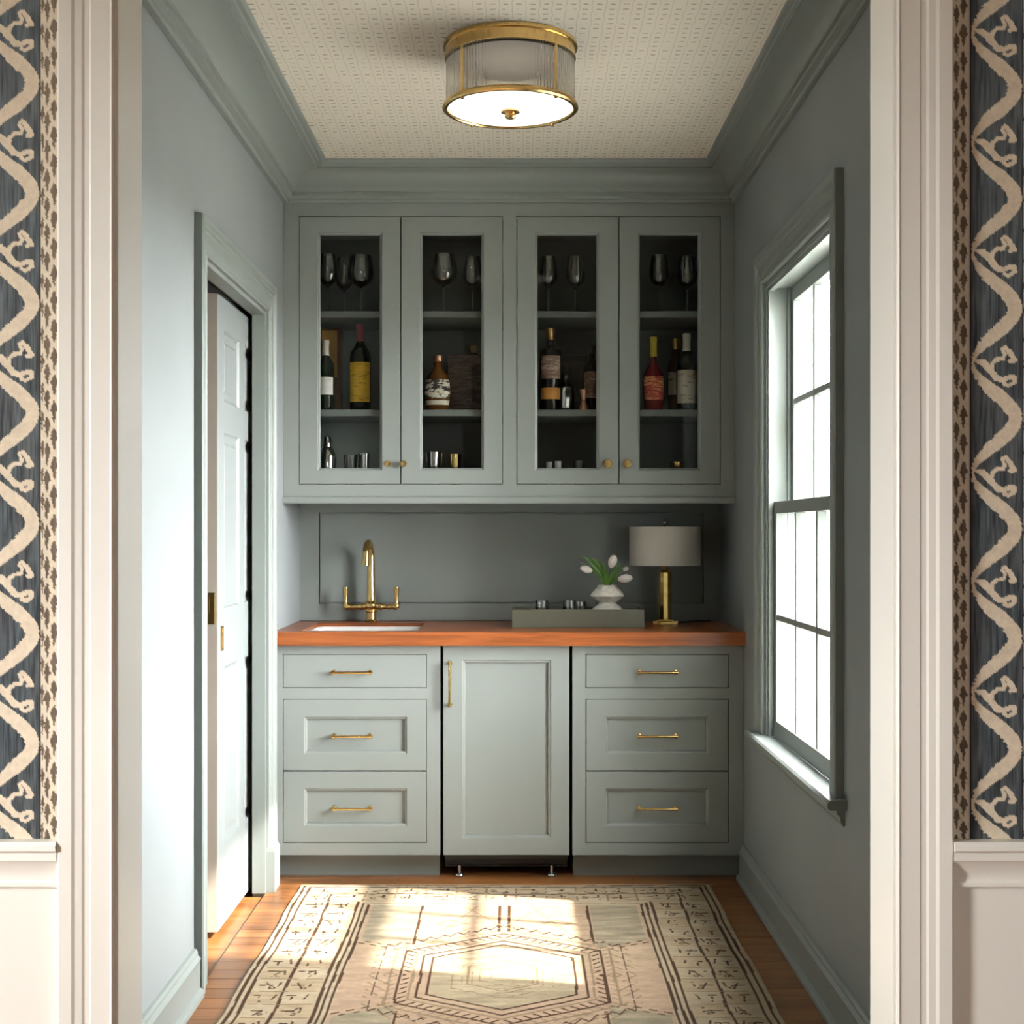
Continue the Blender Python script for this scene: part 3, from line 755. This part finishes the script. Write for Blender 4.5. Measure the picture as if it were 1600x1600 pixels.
# ------------------------------------------------------------------ counter, sink, faucet
CZ1 = .912; CZ0 = BZ1+.0005; CYF = 5.130
sx0, sx1, sy0, sy1 = -.790, -.365, 5.205, 5.635
mb = MB()
Xa, Xb = XL+.001, XR-.001; Ya, Yb = CYF, YB-.0205
def rl(x0, x1, y0, y1, z): return [(x0, y0, z), (x1, y0, z), (x1, y1, z), (x0, y1, z)]
mb.loft([rl(Xa, Xb, Ya, Yb, CZ0), rl(Xa, Xb, Ya-.0, Yb, CZ0+.002), rl(Xa, Xb, Ya, Yb, CZ1-.003), rl(Xa+.0, Xb, Ya+.003, Yb, CZ1), rl(sx0-.003, sx1+.003, sy0-.003, sy1+.003, CZ1), rl(sx0, sx1, sy0, sy1, CZ1-.003), rl(sx0, sx1, sy0, sy1, CZ0)], closed=True)
tag(build('countertop', mb, 'counter'), 'polished orange cherry wood counter with a sink cut-out', 'countertop')
mb = MB()
def rr(x0, x1, y0, y1, z, r=.03, n=5):
    p = []
    for cx_, cy_, a0 in ((x1-r, y1-r, 0), (x0+r, y1-r, 90), (x0+r, y0+r, 180), (x1-r, y0+r, 270)):
        for k in range(n): a = R(a0+90*k/(n-1)); p.append((cx_+r*math.cos(a), cy_+r*math.sin(a), z))
    return p
e1, e2 = .008, .004
mb.loft([rr(sx0+.001, sx1-.001, sy0+.001, sy1-.001, CZ0-.20, .012), rr(sx0+.001, sx1-.001, sy0+.001, sy1-.001, CZ1-.014, .012), rr(sx0+e2, sx1-e2, sy0+e2, sy1-e2, CZ1-.013, .014), rr(sx0+e1, sx1-e1, sy0+e1, sy1-e1, CZ1-.018), rr(sx0+.016, sx1-.016, sy0+.016, sy1-.016, CZ0-.175), rr(sx0+.04, sx1-.04, sy0+.04, sy1-.04, CZ0-.19)], cap0=True, cap1=True)
sk = thing('sink', 'white porcelain sink set into the wood counter', 'sink', ((sx0+sx1)/2, (sy0+sy1)/2, CZ0-.20))
build('basin', mb, 'porcelain', sk, smooth=True, ang=40)
build('drain', MB().lathe([(0, .0), (.03, 0), (.032, .003), (.02, .004), (.018, .001), (0, .001)], ((sx0+sx1)/2, (sy0+sy1)/2, CZ0-.19), 24), 'brass', sk, smooth=True)

fp = at(580, 970, 5.705); fp.z = CZ1
fa = thing('faucet', 'brass bridge faucet with two lever handles behind the sink', 'faucet', fp)
L = lambda name, prof, mat='brass', org=(0, 0, 0), seg=24: build(name, MB().lathe(prof, org, seg), mat, fa, org=org, smooth=True, local=False) 
def part(parent, name, mb, mat, smooth=True, ang=35, bev=0):
    o = build(name, mb, mat, parent, org=(0, 0, 0), smooth=smooth, local=True, ang=ang, bev=bev); return o
part(fa, 'base', MB().lathe([(0, 0), (.026, 0), (.027, .004), (.024, .008), (.021, .012), (.021, .040), (.025, .044), (.025, .050), (.022, .054), (.027, .060), (.029, .067), (.027, .076), (.021, .082), (.018, .088), (.0165, .10), (0, .10)], (0, 0, 0), 28), 'brass')
arm = []
for s in (-1, 1):
    n = 12
    pts = [(s*x_, 0, .066-.004*math.sin(x_*20)) for x_ in np.linspace(.015, .105, n)]
    rad = [.020, .016, .013, .015, .012, .0105, .0105, .013, .0105, .011, .014, .0135]
    part(fa, 'arm', MB().tube(pts, rad, 14), 'brass')
    part(fa, 'lever', MB().lathe([(0, .055), (.011, .056), (.013, .062), (.0125, .072), (.008, .078), (.0078, .082), (.0086, .100), (.0100, .132), (.0115, .136), (.011, .141), (0, .142)], (s*.103, 0, 0), 16), 'brass')
sp = [(0, 0, .09), (0, 0, .20), (0, 0, .262)]
for k in range(1, 13):
    a = PI*k/12*.97; sp.append((-.010*(1-math.cos(a))*.5, -.055*(1-math.cos(a)), .262+.060*math.sin(a)))
sp.append((-.011, -.1115, .245)); sp.append((-.011, -.112, .232))
part(fa, 'spout', MB().tube(sp, [.0165, .0150, .0140]+[.0136]*12+[.0150, .0160], 16), 'brass')

# ------------------------------------------------------------------ table lamp
lp = at(1039, 975, 5.58); lp.z = CZ1
lam = thing('table_lamp', 'brass column table lamp with white drum shade on the counter', 'lamp', lp)
part(lam, 'base', MB().box(-.050, .050, -.024, .024, 0, .014).box(-.024, .024, -.050, .050, 0, .0135).box(-.030, .030, -.030, .030, .014, .020), 'gold', bev=.002, smooth=False)
part(lam, 'column', MB().lathe([(0, .02), (.026, .02), (.026, .118), (.0275, .119), (.0275, .122), (.026, .123), (.026, .205), (.020, .212), (.014, .216), (.012, .232), (0, .232)], (0, 0, 0), 10), 'gold', ang=25)
part(lam, 'socket', MB().lathe([(0, .23), (.013, .23), (.013, .27), (.009, .275), (.003, .28), (.003, .392), (0, .392)], (0, 0, 0), 14), 'bronze')
zt, zb = EYE+(CY-823)*5.58/F-CZ1, EYE+(CY-883)*5.58/F-CZ1
rs = 55.5*5.58/F
part(lam, 'shade', MB().lathe([(rs, zb), (rs, zb+.003), (rs, zt-.003), (rs, zt), (rs-.003, zt), (rs-.003, zb), (rs, zb)], (0, 0, 0), 64), 'shade')
mb = MB()
for k in range(3): a = R(30+120*k); mb.tube([(0, 0, zt-.012), ((rs-.004)*math.cos(a), (rs-.004)*math.sin(a), zt-.006)], .0015, 6)
part(lam, 'shade_spider', mb, 'bronze')
part(lam, 'finial', MB().lathe([(0, zt-.014), (.006, zt-.014), (.006, zt-.006), (.004, zt), (.008, zt+.008), (.010, zt+.016), (.007, zt+.024), (.003, zt+.030), (0, zt+.031)], (0, 0, 0), 14), 'silver')
build('power_cord', MB().tube([(.05+lp.x*0, .0, .006), (.09, .06, .004), (.14, .12, .004), (.2, .14, .004)], .003, 6), 'black', lam, org=(0, 0, 0), local=True, smooth=True)

# ------------------------------------------------------------------ tray and its things
tx0, tx1 = (800-CX)*5.36/F, (1007-CX)*5.36/F; ty0, ty1 = 5.36, 5.585; tz = CZ1+.0005; th = .069
mb = MB().loft([rl(tx0, tx1, ty0, ty1, tz), rl(tx0, tx1, ty0, ty1, tz+th), rl(tx0+.009, tx1-.009, ty0+.009, ty1-.009, tz+th), rl(tx0+.009, tx1-.009, ty0+.009, ty1-.009, tz+.010)], cap0=True, cap1=True)
tag(build('tray', mb, 'tray', bev=.001), 'olive grey rectangular tray with glasses and a vase in it', 'tray')
tin = tz+.0105
def tumbler(px, py_top, d, r, label):
    p = at(px, 950, d); top = at(px, py_top, d).z; h = top-tin
    t_ = thing('tumbler', label, 'glass', (p.x, d, tin), 'tumblers on the tray')
    part(t_, 'glass_body', MB().lathe([(0, 0), (r*.9, 0), (r*.97, .006), (r*1.02, h*.6), (r, h), (r-.003, h), (r*1.0-.004, h*.5), (r*.9-.004, .016), (0, .014)], (0, 0, 0), 36), 'crystal', ang=50)
tumbler(846.5, 938, 5.46, .026, 'small clear tumbler standing alone at the left end of the tray')
tumbler(890, 938, 5.45, .027, 'clear tumbler, left of the overlapping pair beside the vase')
tumbler(906, 940, 5.50, .025, 'clear tumbler, right of the overlapping pair beside the vase')
vd = 5.475; vp = at(949, 950, vd); vz = lambda py: at(949, py, vd).z-tin
va = thing('vase', 'cream veined vase with two pinched bulges in the tray', 'vase', (vp.x, vd, tin))
q = vd/F
prof = [(0, 0), (25*q, 0), (29*q, vz(961)), (27*q, vz(955)), (20*q, vz(948)), (13.5*q, vz(943)), (13.5*q, vz(941)), (20*q, vz(936)), (27*q, vz(931)), (26*q, vz(928)), (20*q, vz(922)), (15*q, vz(917.5)), (14.5*q, vz(914)), (12.5*q, vz(914)), (12.5*q, vz(918)), (10*q, vz(930)), (0, vz(932))]
part(va, 'vase_body', MB().lathe(prof, (0, 0, 0), 40, rmod=lambda a, z: 1+.055*math.cos(6*a+z*90)), 'vase', ang=50)
vtop = Vector((vp.x, vd, tin+vz(914)))
def leafmesh(pts, wmax):
    pts = [Vector(p) for p in pts]; n = 9
    def bez(t):
        a, b_, c = pts; return a*(1-t)**2+b_*2*t*(1-t)+c*t*t
    lines = []
    for i in range(n):
        t = i/(n-1); p = bez(t); tg = (bez(min(1, t+.02))-bez(max(0, t-.02))).normalized()
        sd = tg.cross(Vector((0, -1, .25))).normalized(); up = sd.cross(tg).normalized()
        ww = wmax*math.sin(PI*(t*.86+.12))**.8*(1-t*.15)
        lines.append([p-sd*ww+up*ww*.35, p-sd*ww*.5+up*ww*.1, p, p+sd*ww*.5+up*ww*.1, p+sd*ww+up*ww*.35])
    f_ = MB().strips(lines); b_ = [[q_-Vector((0, -.0009, .0003)) for q_ in l] for l in lines]
    n0 = len(f_.v); f_.strips([list(reversed(l)) for l in b_]); return f_
def blossom(L_, R_):
    mb = MB()
    for ring, (rr_, off, hh) in enumerate(((1.0, 0, 1.0), (.88, PI/3, .98))):
        for k in range(3):
            a0 = off+2*PI*k/3; lines = []
            for i in range(9):
                t = i/8; rad = R_*rr_*(math.sin(PI*(.10+.80*t))**.75)*(1 if t < .9 else .8); hw = 1.15*math.sin(PI*(.12+.86*t))**.7
                lines.append([(rad*math.cos(a0+s*hw)*(1+.03*abs(s)), rad*math.sin(a0+s*hw)*(1+.03*abs(s)), L_*hh*t) for s in (-1, -.5, 0, .5, 1)])
            mb.strips(lines)
    mb.lathe([(0, 0), (R_*.5, L_*.08), (R_*.85, L_*.4), (R_*.5, L_*.8), (0, L_*.9)], (0, 0, 0), 12)
    return mb
def tulip(tip_px, tip_d, dirv, L_, R_, leaves, label):
    org = vtop+Vector((random.uniform(-.008, .008), random.uniform(-.006, .006), -.03))
    t_ = thing('tulip', label, 'flower', org, 'white tulips in the vase')
    bpt = at(tip_px[0], tip_px[1], tip_d)-org
    dirv = Vector(dirv).normalized()
    mid = Vector((bpt.x*.35, bpt.y*.35, bpt.z*.75))
    pts = []
    for i in range(9):
        t = i/8; pts.append(Vector((0, 0, 0))*(1-t)**2+mid*2*t*(1-t)+bpt*t*t)
    part(t_, 'stem', MB().tube(pts, .0028, 7), 'leaf')
    bm_ = blossom(L_, R_); rot = dirv.to_track_quat('Z', 'Y').to_matrix()
    bm_.v = [tuple(rot @ Vector(p)+bpt-dirv*.002) for p in bm_.v]
    part(t_, 'blossom', bm_, 'petal', ang=60)
    for (tp, td, wm) in leaves:
        tipv = at(tp[0], tp[1], td)-org
        part(t_, 'leaf', leafmesh([(0, 0, .005), (tipv.x*.35, tipv.y*.4, tipv.z*.72), tipv], wm), 'leaf', ang=60)
tulip((924, 892), 5.45, (-1, -.25, .28), .050, .0150, [((909, 868), 5.46, .008), ((917, 869), 5.49, .007), ((925, 871), 5.50, .008), ((906, 878), 5.44, .006)], 'white tulip leaning far left out of the vase, above the tray')
tulip((954, 886), 5.45, (.35, -.2, 1), .052, .0165, [((936, 876), 5.46, .007), ((944, 880), 5.43, .007), ((931, 872), 5.51, .007)], 'tallest white tulip, upright in the middle of the vase')
tulip((967, 905), 5.43, (1, -.25, .1), .055, .0165, [((972, 884), 5.47, .008), ((962, 890), 5.44, .006), ((978, 880), 5.49, .006)], 'lowest white tulip, drooping right towards the lamp')
tulip((974, 890), 5.50, (1, .1, .25), .024, .0085, [((968, 880), 5.51, .006)], 'small white tulip bud just below the lamp shade')

# ------------------------------------------------------------------ ceiling light
dl = 4.03; lx = (797.5-CX)*dl/F; rl_ = 104*dl/F
cl = thing('ceiling_light', 'round brass flush-mount light with ribbed glass drum on the ceiling', 'light', (lx, dl, CEIL))
def cpart(name, mb, mat, **kw): return part(cl, name, mb, mat, **kw)
zb_ = -.180
cpart('canopy', MB().lathe([(0, 0), (rl_, 0), (rl_*1.01, -.004), (rl_*1.01, -.012), (rl_*.975, -.014), (rl_*.975, -.036), (rl_*.985, -.039), (rl_*.985, -.043), (rl_*.93, -.044), (0, -.020)], (0, 0, 0), 72), 'brass')
nf = 110
cpart('ribbed_drum', MB().lathe([(rl_*.955, -.044), (rl_*.955, zb_+.008), (rl_*.935, zb_+.008), (rl_*.935, -.044), (rl_*.955, -.044)], (0, 0, 0), nf*4, rmod=lambda a, z: 1+.011*math.cos(nf*a)), 'ribglass', ang=80)
cpart('reflector', MB().lathe([(0, -.046), (rl_*.92, -.0455), (rl_*.92, -.049), (0, -.050)], (0, 0, 0), 48), 'dooredge')
cpart('bottom_ring', MB().lathe([(rl_*.93, zb_+.008), (rl_*1.0, zb_+.008), (rl_*1.02, zb_+.003), (rl_*1.02, zb_-.004), (rl_*.99, zb_-.008), (rl_*.95, zb_-.008), (rl_*.935, zb_-.004), (rl_*.93, zb_+.008)], (0, 0, 0), 72), 'brass')
cpart('diffuser', MB().lathe([(0, zb_-.010), (rl_*.5, zb_-.008), (rl_*.93, zb_-.002), (rl_*.945, zb_-.003), (rl_*.93, zb_+.003), (rl_*.5, zb_), (0, zb_-.003)], (0, 0, 0), 72), 'diffuser')
for a_ in (-47, 224, 128, 48):
    a = R(a_); c_, s_ = math.cos(a), math.sin(a)
    cpart('strap', MB().tube([(rl_*.975*c_, rl_*.975*s_, -.040), (rl_*.98*c_, rl_*.98*s_, zb_)], .004, 8).tube([(rl_*.97*c_, rl_*.97*s_, zb_-.002), (rl_*.97*c_, rl_*.97*s_, zb_-.013)], .005, 8), 'brass')
cpart('finial', MB().lathe([(0, zb_-.008), (.026, zb_-.010), (.027, zb_-.014), (.018, zb_-.017), (.014, zb_-.020), (.016, zb_-.026), (.012, zb_-.031), (0, zb_-.032)], (0, 0, 0), 20), 'brass')

# ------------------------------------------------------------------ things inside the wall cabinet
def glassmat(name, col, rough=.05): return plain(name, col, rough, .5, 0, .1, 20)
G = {'green': glassmat('dark_green_bottle_glass', (.012, .018, .010)), 'black': glassmat('black_bottle_glass', (.008, .007, .006)), 'amber': plain('amber_spirit_glass', (.16, .055, .012), .04, .5, .25, .1, 20), 'red': plain('ruby_spirit_glass', (.16, .012, .012), .05, .5, .15, .1, 20)}
C_ = {}
def colmat(name, col, rough=.5, metallic=0):
    if name not in C_:
        C_[name] = plain(name, col, rough, .4, 0, .12, 60); C_[name].node_tree.nodes['Principled BSDF'].inputs['Metallic'].default_value = metallic
    return C_[name]
def striped(name, base_, ink, sc, thr=.55, stretch=(1, 1, 3.0)):
    """printed paper: irregular small marks in rows"""
    m, nt, b = new_mat(name)
    v = mapping(nt, stretch); n1 = noise(nt, v, sc*6, 3, .6, .8); n2 = noise(nt, mapping(nt, (1, 1, 6)), sc*1.6, 1)
    mm = N(nt, 'ShaderNodeMath', operation='MULTIPLY'); nt.links.new(n1, mm.inputs[0]); nt.links.new(n2, mm.inputs[1])
    nt.links.new(ramp(nt, mm.outputs[0], [(thr*.5, base_), (thr*.5+.05, ink)]), b.inputs['Base Color']); b.inputs['Roughness'].default_value = .5
    return m
LAB = {'white': striped('white_label_print', (.85, .83, .79), (.30, .28, .26), 14, .74), 'yellow': striped('yellow_label_print', (.95, .58, .05), (.58, .33, .02), 12, .58), 'cream': striped('cream_label_print', (.74, .68, .56), (.30, .26, .20), 12, .64), 'red': striped('red_label_print', (.46, .03, .025), (.85, .40, .16), 16, .50), 'black': striped('black_label_print', (.04, .03, .026), (.80, .74, .62), 9, .44, (1, 1, 1.6)), 'brown': striped('brown_label_print', (.26, .15, .115), (.52, .40, .34), 10, .52)}
def bottle(px, d, zsh, top_py, rb, prof, glass, label, lab=None, cap=None, sq=1.0, seg=28, arc=1.15):
    """prof: (radius share, height share); lab: (material, z share 0..1 low, high); cap: (material, low share)"""
    p = at(px, 600, d); h = at(px, top_py, d).z-zsh
    t_ = thing('bottle', label, 'bottle', (p.x, d, zsh+.0005), 'bottles on the middle cabinet shelf')
    pr = [(0, 0)]+[(r_*rb, z_*h) for r_, z_ in prof]+[(0, prof[-1][1]*h)]
    part(t_, 'bottle_body', MB().lathe(pr, (0, 0, 0), seg, sq=sq), G[glass], ang=40)
    def rad(z_):
        for (r0, z0), (r1, z1) in zip(prof, prof[1:]):
            if z0 <= z_ <= z1: return r0+(r1-r0)*(z_-z0)/max(1e-6, z1-z0)
        return prof[-1][0]
    if lab:
        for (lm, l0, l1) in (lab if isinstance(lab, list) else [lab]):
            lines = []
            for z_ in np.linspace(l0, l1, 7):
                r_ = rad(z_)*rb+.0008
                lines.append([(r_*math.cos(a), sq*r_*math.sin(a)-(.0004 if sq < 1 else 0), z_*h) for a in np.linspace(-PI/2-arc, -PI/2+arc, 17)])
            part(t_, 'label', MB().strips(lines), lm, ang=80)
    if cap:
        cm, c0 = cap; zz = [z_ for z_ in np.linspace(c0, 1.0, 8)]
        part(t_, 'capsule', MB().lathe([(rad(z_)*rb+.001, z_*h) for z_ in zz]+[(rad(1.0)*rb*.8, h+.001), (0, h+.001)], (0, 0, 0), 20), cm, ang=40)
    return t_
WINE = [(.94, 0), (1, .015), (1, .60), (.94, .67), (.62, .735), (.40, .78), (.36, .83), (.36, .955), (.40, .96), (.40, .985), (.37, 1)]
SPIR = [(.95, 0), (1, .015), (1, .56), (.97, .62), (.80, .69), (.50, .745), (.38, .78), (.36, .84), (.36, .93), (.42, .94), (.42, 1)]
COGN = [(.80, 0), (.86, .02), (1, .28), (1.05, .40), (.92, .50), (.60, .58), (.36, .65), (.30, .72), (.29, .95), (.32, .96), (.32, 1)]
ROUND = [(.85, 0), (.95, .02), (1.1, .18), (1.16, .34), (1.10, .50), (.86, .64), (.46, .735), (.34, .78), (.32, .88), (.42, .89), (.42, .985), (.36, 1)]
gold_cap = colmat('gold_foil', (.75, .42, .13), .3, 1); white_cap = colmat('white_foil', (.78, .74, .66), .5); mauve_cap = colmat('mauve_foil', (.36, .11, .14), .45); yellow_cap = colmat('yellow_wax', (.72, .55, .06), .5); cork = colmat('cork_stopper', (.55, .40, .20), .8); black_cap = colmat('black_stopper', (.02, .02, .02), .4); copper_cap = colmat('copper_stopper', (.66, .36, .22), .3, 1)
bottle(509, 5.470, SHL, 532, .033, WINE, 'green', 'wine bottle with white capsule and square white label, leftmost in the cabinet', (LAB['white'], .22, .47), (white_cap, .78), arc=1.1)
bottle(563, 5.500, SHL, 507, .041, WINE, 'green', 'bottle with mauve foil neck and large yellow label', (LAB['yellow'], .10, .555), (mauve_cap, .80), arc=1.2)
bottle(684, 5.480, SHL, 556, .046, ROUND, 'amber', 'squat rounded bottle with copper stopper and dark scrolled label', [(LAB['black'], .22, .56), (LAB['cream'], .10, .18)], (copper_cap, .88), sq=.72)
bottle(741, 5.632, SHL, 541, .036, SPIR, 'amber', 'bottle with cork stopper behind the brown gift box', None, (cork, .90))
bottle(860, 5.470, SHL, 514, .0430, [(.97, 0), (1, .01), (1, .70), (.96, .735), (.60, .77), (.40, .80), (.36, .84), (.36, .93), (.40, .935), (.40, 1)], 'black', 'square-shouldered dark bottle with gold neck and slanted striped label', [(LAB['brown'], .38, .66), (colmat('orange_label', (.62, .27, .06), .5), .13, .27)], (gold_cap, .86), seg=28, arc=1.0)
bottle(925, 5.520, SHL, 541, .034, WINE, 'black', 'slim dark bottle with black stopper beside the cabinet door frame', (LAB['brown'], .20, .60), (black_cap, .88))
bottle(1021, 5.480, SHL, 527, .041, COGN, 'red', 'round-shouldered bottle with yellow wax neck and red label', (LAB['red'], .14, .46), (yellow_cap, .73), arc=1.2)
bottle(1073, 5.480, SHL, 522, .041, WINE, 'black', 'dark wine bottle with cream label, rightmost in the cabinet', (LAB['cream'], .09, .52), (white_cap, .77), arc=1.15)
bottle(1056, 5.640, SHL, 530, .034, SPIR, 'amber', 'amber bottle standing behind the rightmost wine bottle', (LAB['cream'], .25, .55), (gold_cap, .86))

# crystal decanter beside the gold-necked bottle
def crystal(name, label, cat, px, d, z, prof, seg=24, group=None, mat='crystal', rmod=None, pn='glass_body', ang=40):
    p = at(px, 600, d)
    t_ = thing(name, label, cat, (p.x, d, z+.0005), group)
    part(t_, pn, MB().lathe(prof, (0, 0, 0), seg, rmod=rmod), mat, ang=ang); return t_
t_ = crystal('decanter', 'small cut crystal decanter beside the gold-necked bottle', 'decanter', 884, 5.530, SHL, [(0, 0), (.030, 0), (.034, .01), (.036, .06), (.030, .10), (.014, .125), (.013, .135), (.017, .14), (.013, .141), (.010, .13), (.012, .12), (.026, .098), (.031, .06), (.029, .014), (0, .010)], 16, ang=20)
part(t_, 'stopper', MB().lathe([(0, .128), (.009, .130), (.010, .142), (.019, .150), (.023, .165), (.018, .178), (0, .184)], (0, 0, 0), 8), 'crystal', ang=15)
# boxes
def giftbox(px0, px1, py0, d, z, dep, mat, label, band=None):
    a, b_ = at(px0, py0, d), at(px1, py0, d); h = a.z-z; wd = b_.x-a.x
    t_ = thing('gift_box', label, 'box', ((a.x+b_.x)/2, d+dep/2, z+.0005), 'bottle boxes in the cabinet')
    part(t_, 'carton', MB().box(-wd/2, wd/2, -dep/2, dep/2, 0, h*.88), mat, smooth=False, bev=.001)
    part(t_, 'lid', MB().box(-wd/2-.0015, wd/2+.0015, -dep/2-.0015, dep/2+.0015, h*.88, h), mat, smooth=False, bev=.001)
    if band: part(t_, 'front_label', MB().box(-wd/2*band[1], wd/2*band[1], -dep/2-.0025, -dep/2-.0005, h*band[2], h*band[3]), band[0], smooth=False)
giftbox(498, 532, 513, 5.560, SHL, .08, colmat('brown_carton', (.16, .075, .035), .5), 'tall brown carton with gold front behind the leftmost wine bottle', (colmat('gold_print', (.50, .28, .08), .45), .7, .42, .97))
giftbox(700, 757, 555, 5.575, SHL, .012, striped('mottled_brown_print', (.10, .062, .045), (.20, .14, .11), 9, .45), 'wide mottled brown box behind the squat rounded bottle', None)
giftbox(880, 918, 556, 5.600, SHL, .05, colmat('charcoal_carton', (.05, .05, .045), .5), 'charcoal box behind the crystal decanter', (colmat('olive_print', (.09, .09, .07), .5), .75, .2, .9))
# little wooden-handled cone (jigger) by the slim bottle
p = at(912, 600, 5.470)
t_ = thing('jigger', 'copper double-cone jigger standing between decanter and slim bottle', 'jigger', (p.x, 5.470, SHL+.0005))
part(t_, 'cup', MB().lathe([(0, .04), (.007, .041), (.021, .004), (.021, 0), (.019, 0), (.007, .036), (0, .037)], (0, 0, 0), 20), copper_cap)
part(t_, 'small_cup', MB().lathe([(0, .043), (.007, .042), (.016, .082), (.0145, .082), (.006, .046), (0, .046)], (0, 0, 0), 20), copper_cap)

# stemware on the top shelf
def stem(px, top_py, d, rb, label, cut=False):
    p = at(px, 450, d); h = at(px, top_py, d).z-SHU
    t_ = thing('wine_glass', label, 'wine glass', (p.x, d, SHU+.0005), 'stemware on the top cabinet shelf')
    bz_ = h*.46
    prof = [(.004, bz_-.004), (rb*.45, bz_+.006), (rb*.85, bz_+h*.10), (rb, bz_+h*.21), (rb*.97, bz_+h*.32), (rb*.78, h), (rb*.78-.0015, h), (rb*.97-.002, bz_+h*.32), (rb-.002, bz_+h*.21), (rb*.85-.002, bz_+h*.10+.001), (rb*.40, bz_+.009), (0, bz_+.006)]
    part(t_, 'bowl', MB().lathe([(0, bz_-.004)]+prof, (0, 0, 0), 48 if cut else 28, rmod=(lambda a, z: 1+.035*math.cos(16*a)) if cut else None), 'crystal', ang=50)
    part(t_, 'stem', MB().lathe([(0, .004), (.006, .005), (.0038, .02), (.0032, bz_*.6), (.0042, bz_-.005), (0, bz_-.004)], (0, 0, 0), 12), 'crystal')
    part(t_, 'foot', MB().lathe([(0, 0), (rb*.78, 0), (rb*.78, .0015), (rb*.3, .004), (0, .0055)], (0, 0, 0), 28), 'crystal')
for a in ((512, 398, 5.48, .040, 'clear wine glass at the left end of the top shelf', False),
          (538, 404, 5.60, .038, 'clear wine glass between the leftmost glass and the cut-crystal goblet', False),
          (564, 400, 5.48, .052, 'wide cut-crystal goblet on the top shelf', True),
          (693, 398, 5.47, .054, 'large balloon wine glass above the squat rounded bottle', False),
          (738, 402, 5.52, .042, 'clear wine glass above the brown gift box', False),
          (857, 402, 5.47, .036, 'clear wine glass above the gold-necked bottle', False),
          (899, 402, 5.50, .038, 'clear wine glass above the crystal decanter', True),
          (1030, 400, 5.48, .040, 'clear wine glass above the red-labelled bottle', False),
          (1074, 402, 5.50, .040, 'clear cut wine glass at the right end of the top shelf', True)): stem(*a)

# small things on the cabinet floor
def cup(px, top_py, d, r, mat, label, name='cup', cat='cup', flare=1.1):
    h = at(px, top_py, d).z-IZ0
    return crystal(name, label, cat, px, d, IZ0, [(0, 0), (r*.8, 0), (r*.84, .003), (r*.86, .01), (r*flare, h), (r*flare-.002, h), (r*.86-.002, .012), (0, .010)], 24, 'bar cups on the cabinet floor', mat, pn='cup_body')
t_ = crystal('cocktail_shaker', 'silver cocktail shaker on the cabinet floor, far left', 'shaker', 511, 5.50, IZ0, [(0, 0), (.030, 0), (.033, .005), (.038, .12), (.036, .128), (.024, .150), (.020, .156), (0, .156)], 28, None, 'silver', pn='shaker_body')
part(t_, 'shaker_cap', MB().lathe([(0, .157), (.018, .157), (.018, .185), (.014, .196), (0, .199)], (0, 0, 0), 24), 'silver')
cup(548, 711, 5.50, .026, 'crystal', 'clear low tumbler on the cabinet floor beside the shaker')
cup(568, 708, 5.56, .024, 'silver', 'small silver cup behind the clear low tumbler, by the left knob')
cup(676, 707, 5.49, .034, 'silver', 'wide silver bowl on the cabinet floor under the squat bottle', 'bowl', 'bowl', 1.2)
cup(711, 710, 5.53, .026, 'gold', 'small gold cup on the cabinet floor beside the silver bowl')
cup(858, 722, 5.48, .011, 'porcelain', 'tiny white cup on the cabinet floor, left of two')
cup(872, 721, 5.48, .012, 'porcelain', 'tiny white cup on the cabinet floor, right of two')
cup(905, 720, 5.56, .022, 'crystal', 'clear low tumbler on the cabinet floor, right of the tiny white cups')
cup(1058, 722, 5.50, .024, 'gold', 'low gold dish on the cabinet floor under the wine bottle', 'dish', 'dish', 1.3)
